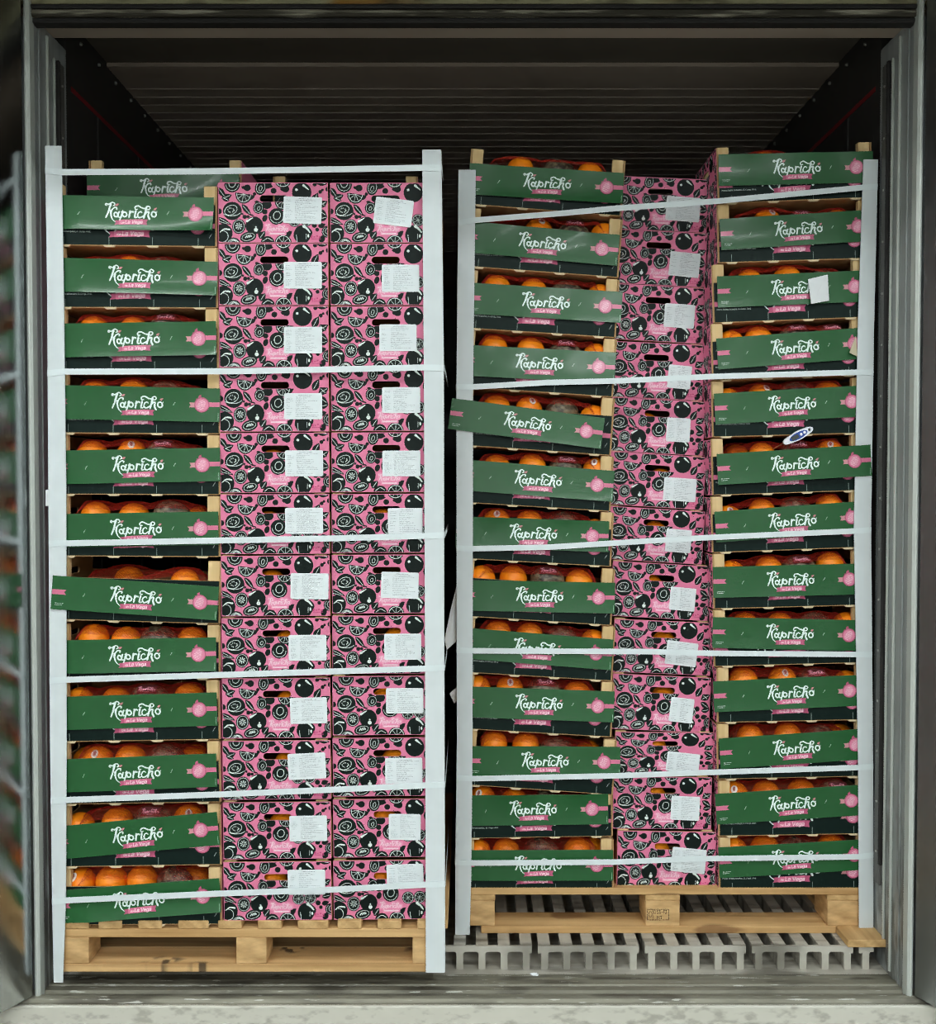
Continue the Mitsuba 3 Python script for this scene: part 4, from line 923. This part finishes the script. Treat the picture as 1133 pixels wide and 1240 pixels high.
# door jambs: stepped vertical frame on each side
def jamb(key, x, s):
    X = lambda a, b: (min(x + s * a, x + s * b), max(x + s * a, x + s * b))
    ZT, ZB = 2.50, -0.09
    put(struct(key), mikit.ply(bx(*X(-0.10, 0.0), 2.93, 3.165, ZB, ZT, 0.002), 'm_jamb'))
    part(key, 'gasket', mikit.ply(bx(*X(0.0, 0.008), 3.088, 3.128, 0.16, 2.44, 0.002), 'm_gasket'), None, 'dark gasket strip')
    part(key, 'gasket_lip', mikit.ply(bx(*X(0.0, 0.013), 3.077, 3.087, 0.22, 2.44, 0.003), 'm_rubber'))
    part(key, 'edge_strip', mikit.ply(bx(*X(0.0, 0.006), 3.058, 3.068, ZB + 0.1, 2.44, 0.002), 'm_bead'))
    part(key, 'rib', mikit.ply(bx(*X(0.0, 0.007), 3.008, 3.018, ZB + 0.04, ZT - 0.02, 0.002), 'm_bead'))
    part(key, 'rib', mikit.ply(bx(*X(0.0, 0.004), 2.955, 2.962, ZB + 0.03, ZT - 0.02, 0.001), 'm_jamb'))
    part(key, 'corner_bead', mikit.ply(bx(*X(-0.012, 0.003), 2.888, 2.929, ZB, 2.54, 0.006), 'm_bead'), None, 'pale corner edging')
    for k in range(16):
        r = trimesh.creation.icosphere(subdivisions=1, radius=0.004); r.apply_translation([x + s * 0.0075, 3.110, 0.25 + k * 0.142]); part(key, 'rivet', mikit.ply(r, 'm_rivet', smooth=True))
jamb('trim_4', XW0, 1); jamb('trim_5', XW1, -1)
# the two opened door leaves
def leafdoor(key, x, s, ang, bs):
    m = bx(0.0, 0.07, -1.15, 0.0, -0.06, 2.56, 0.004)          # inner skin at local x = 0 facing +x
    c, n = math.cos(math.radians(ang)), math.sin(math.radians(ang))
    M = np.eye(4); M[:2, :2] = np.array([[c, -n], [n, c]]); M[:3, 3] = [x, 2.886, 0]
    m.apply_translation([-0.07, 0, 0])
    if s < 0:
        m.apply_transform(np.diag([-1, 1, 1, 1.0])); m.invert(); M[:2, :2] = np.array([[c, n], [-n, c]])
    put(struct(key), mikit.ply(m, bs), M)
leafdoor('door_1', XW0 - 0.012, 1, -27, 'm_door')
leafdoor('door_2', XW1 + 0.012, -1, -27, 'm_door_dull')

# ------------------------------------------------------------------ the loading dock behind the camera (lights the scene)
put(struct('floor_dock'), mikit.ply(bx(-6, 6, -7, 2.85, -0.46, -0.42), 'm_concrete'))
put(struct('wall_dock_rear'), mikit.ply(bx(-6, 6, -7.2, -7.0, -0.46, 4.4), 'm_dock'))
put(struct('wall_dock_left'), mikit.ply(bx(-6.2, -6, -7, 2.4, -0.46, 4.4), 'm_dock'))
put(struct('wall_dock_right'), mikit.ply(bx(6, 6.2, -7, 2.4, -0.46, 4.4), 'm_dock'))
put(struct('ceiling_dock'), mikit.ply(bx(-6, 6, -7, 2.4, 4.3, 4.4), 'm_dock'))
front = cat([bx(-6, -1.75, 2.3, 2.4, -0.46, 4.3), bx(1.75, 6, 2.3, 2.4, -0.46, 4.3), bx(-1.75, 1.75, 2.3, 2.4, 2.5, 4.3)])
put(struct('wall_dock_front'), mikit.ply(front, 'm_dock'))
for x, y, z, k in LAMPS:
    t = thing('ceiling_lamp', 'long white ceiling lamp of the loading dock', 'lamp', 'loading dock lamps')
    part(t, 'housing', mikit.ply(bx(x - 0.75, x + 0.75, y - 0.14, y + 0.14, z + 0.004, z + 0.07, 0.006), 'm_lamp_body'))
    q = trimesh.Trimesh([[x - 0.72, y - 0.12, z], [x + 0.72, y - 0.12, z], [x + 0.72, y + 0.12, z], [x - 0.72, y + 0.12, z]], [[0, 2, 1], [0, 3, 2]], process=False)
    e = mikit.ply(q, 'm_lamp_body'); e['emitter'] = {'type': 'area', 'radiance': {'type': 'rgb', 'value': [LAMP * k * 0.95, LAMP * k * 1.0, LAMP * k * 1.0]}}
    part(t, 'diffuser', e)
    part(t, 'hanger', mikit.ply(cat([bx(x + o - 0.006, x + o + 0.006, y - 0.006, y + 0.006, z + 0.07, 4.3) for o in (-0.5, 0.5)]), 'm_steel'))
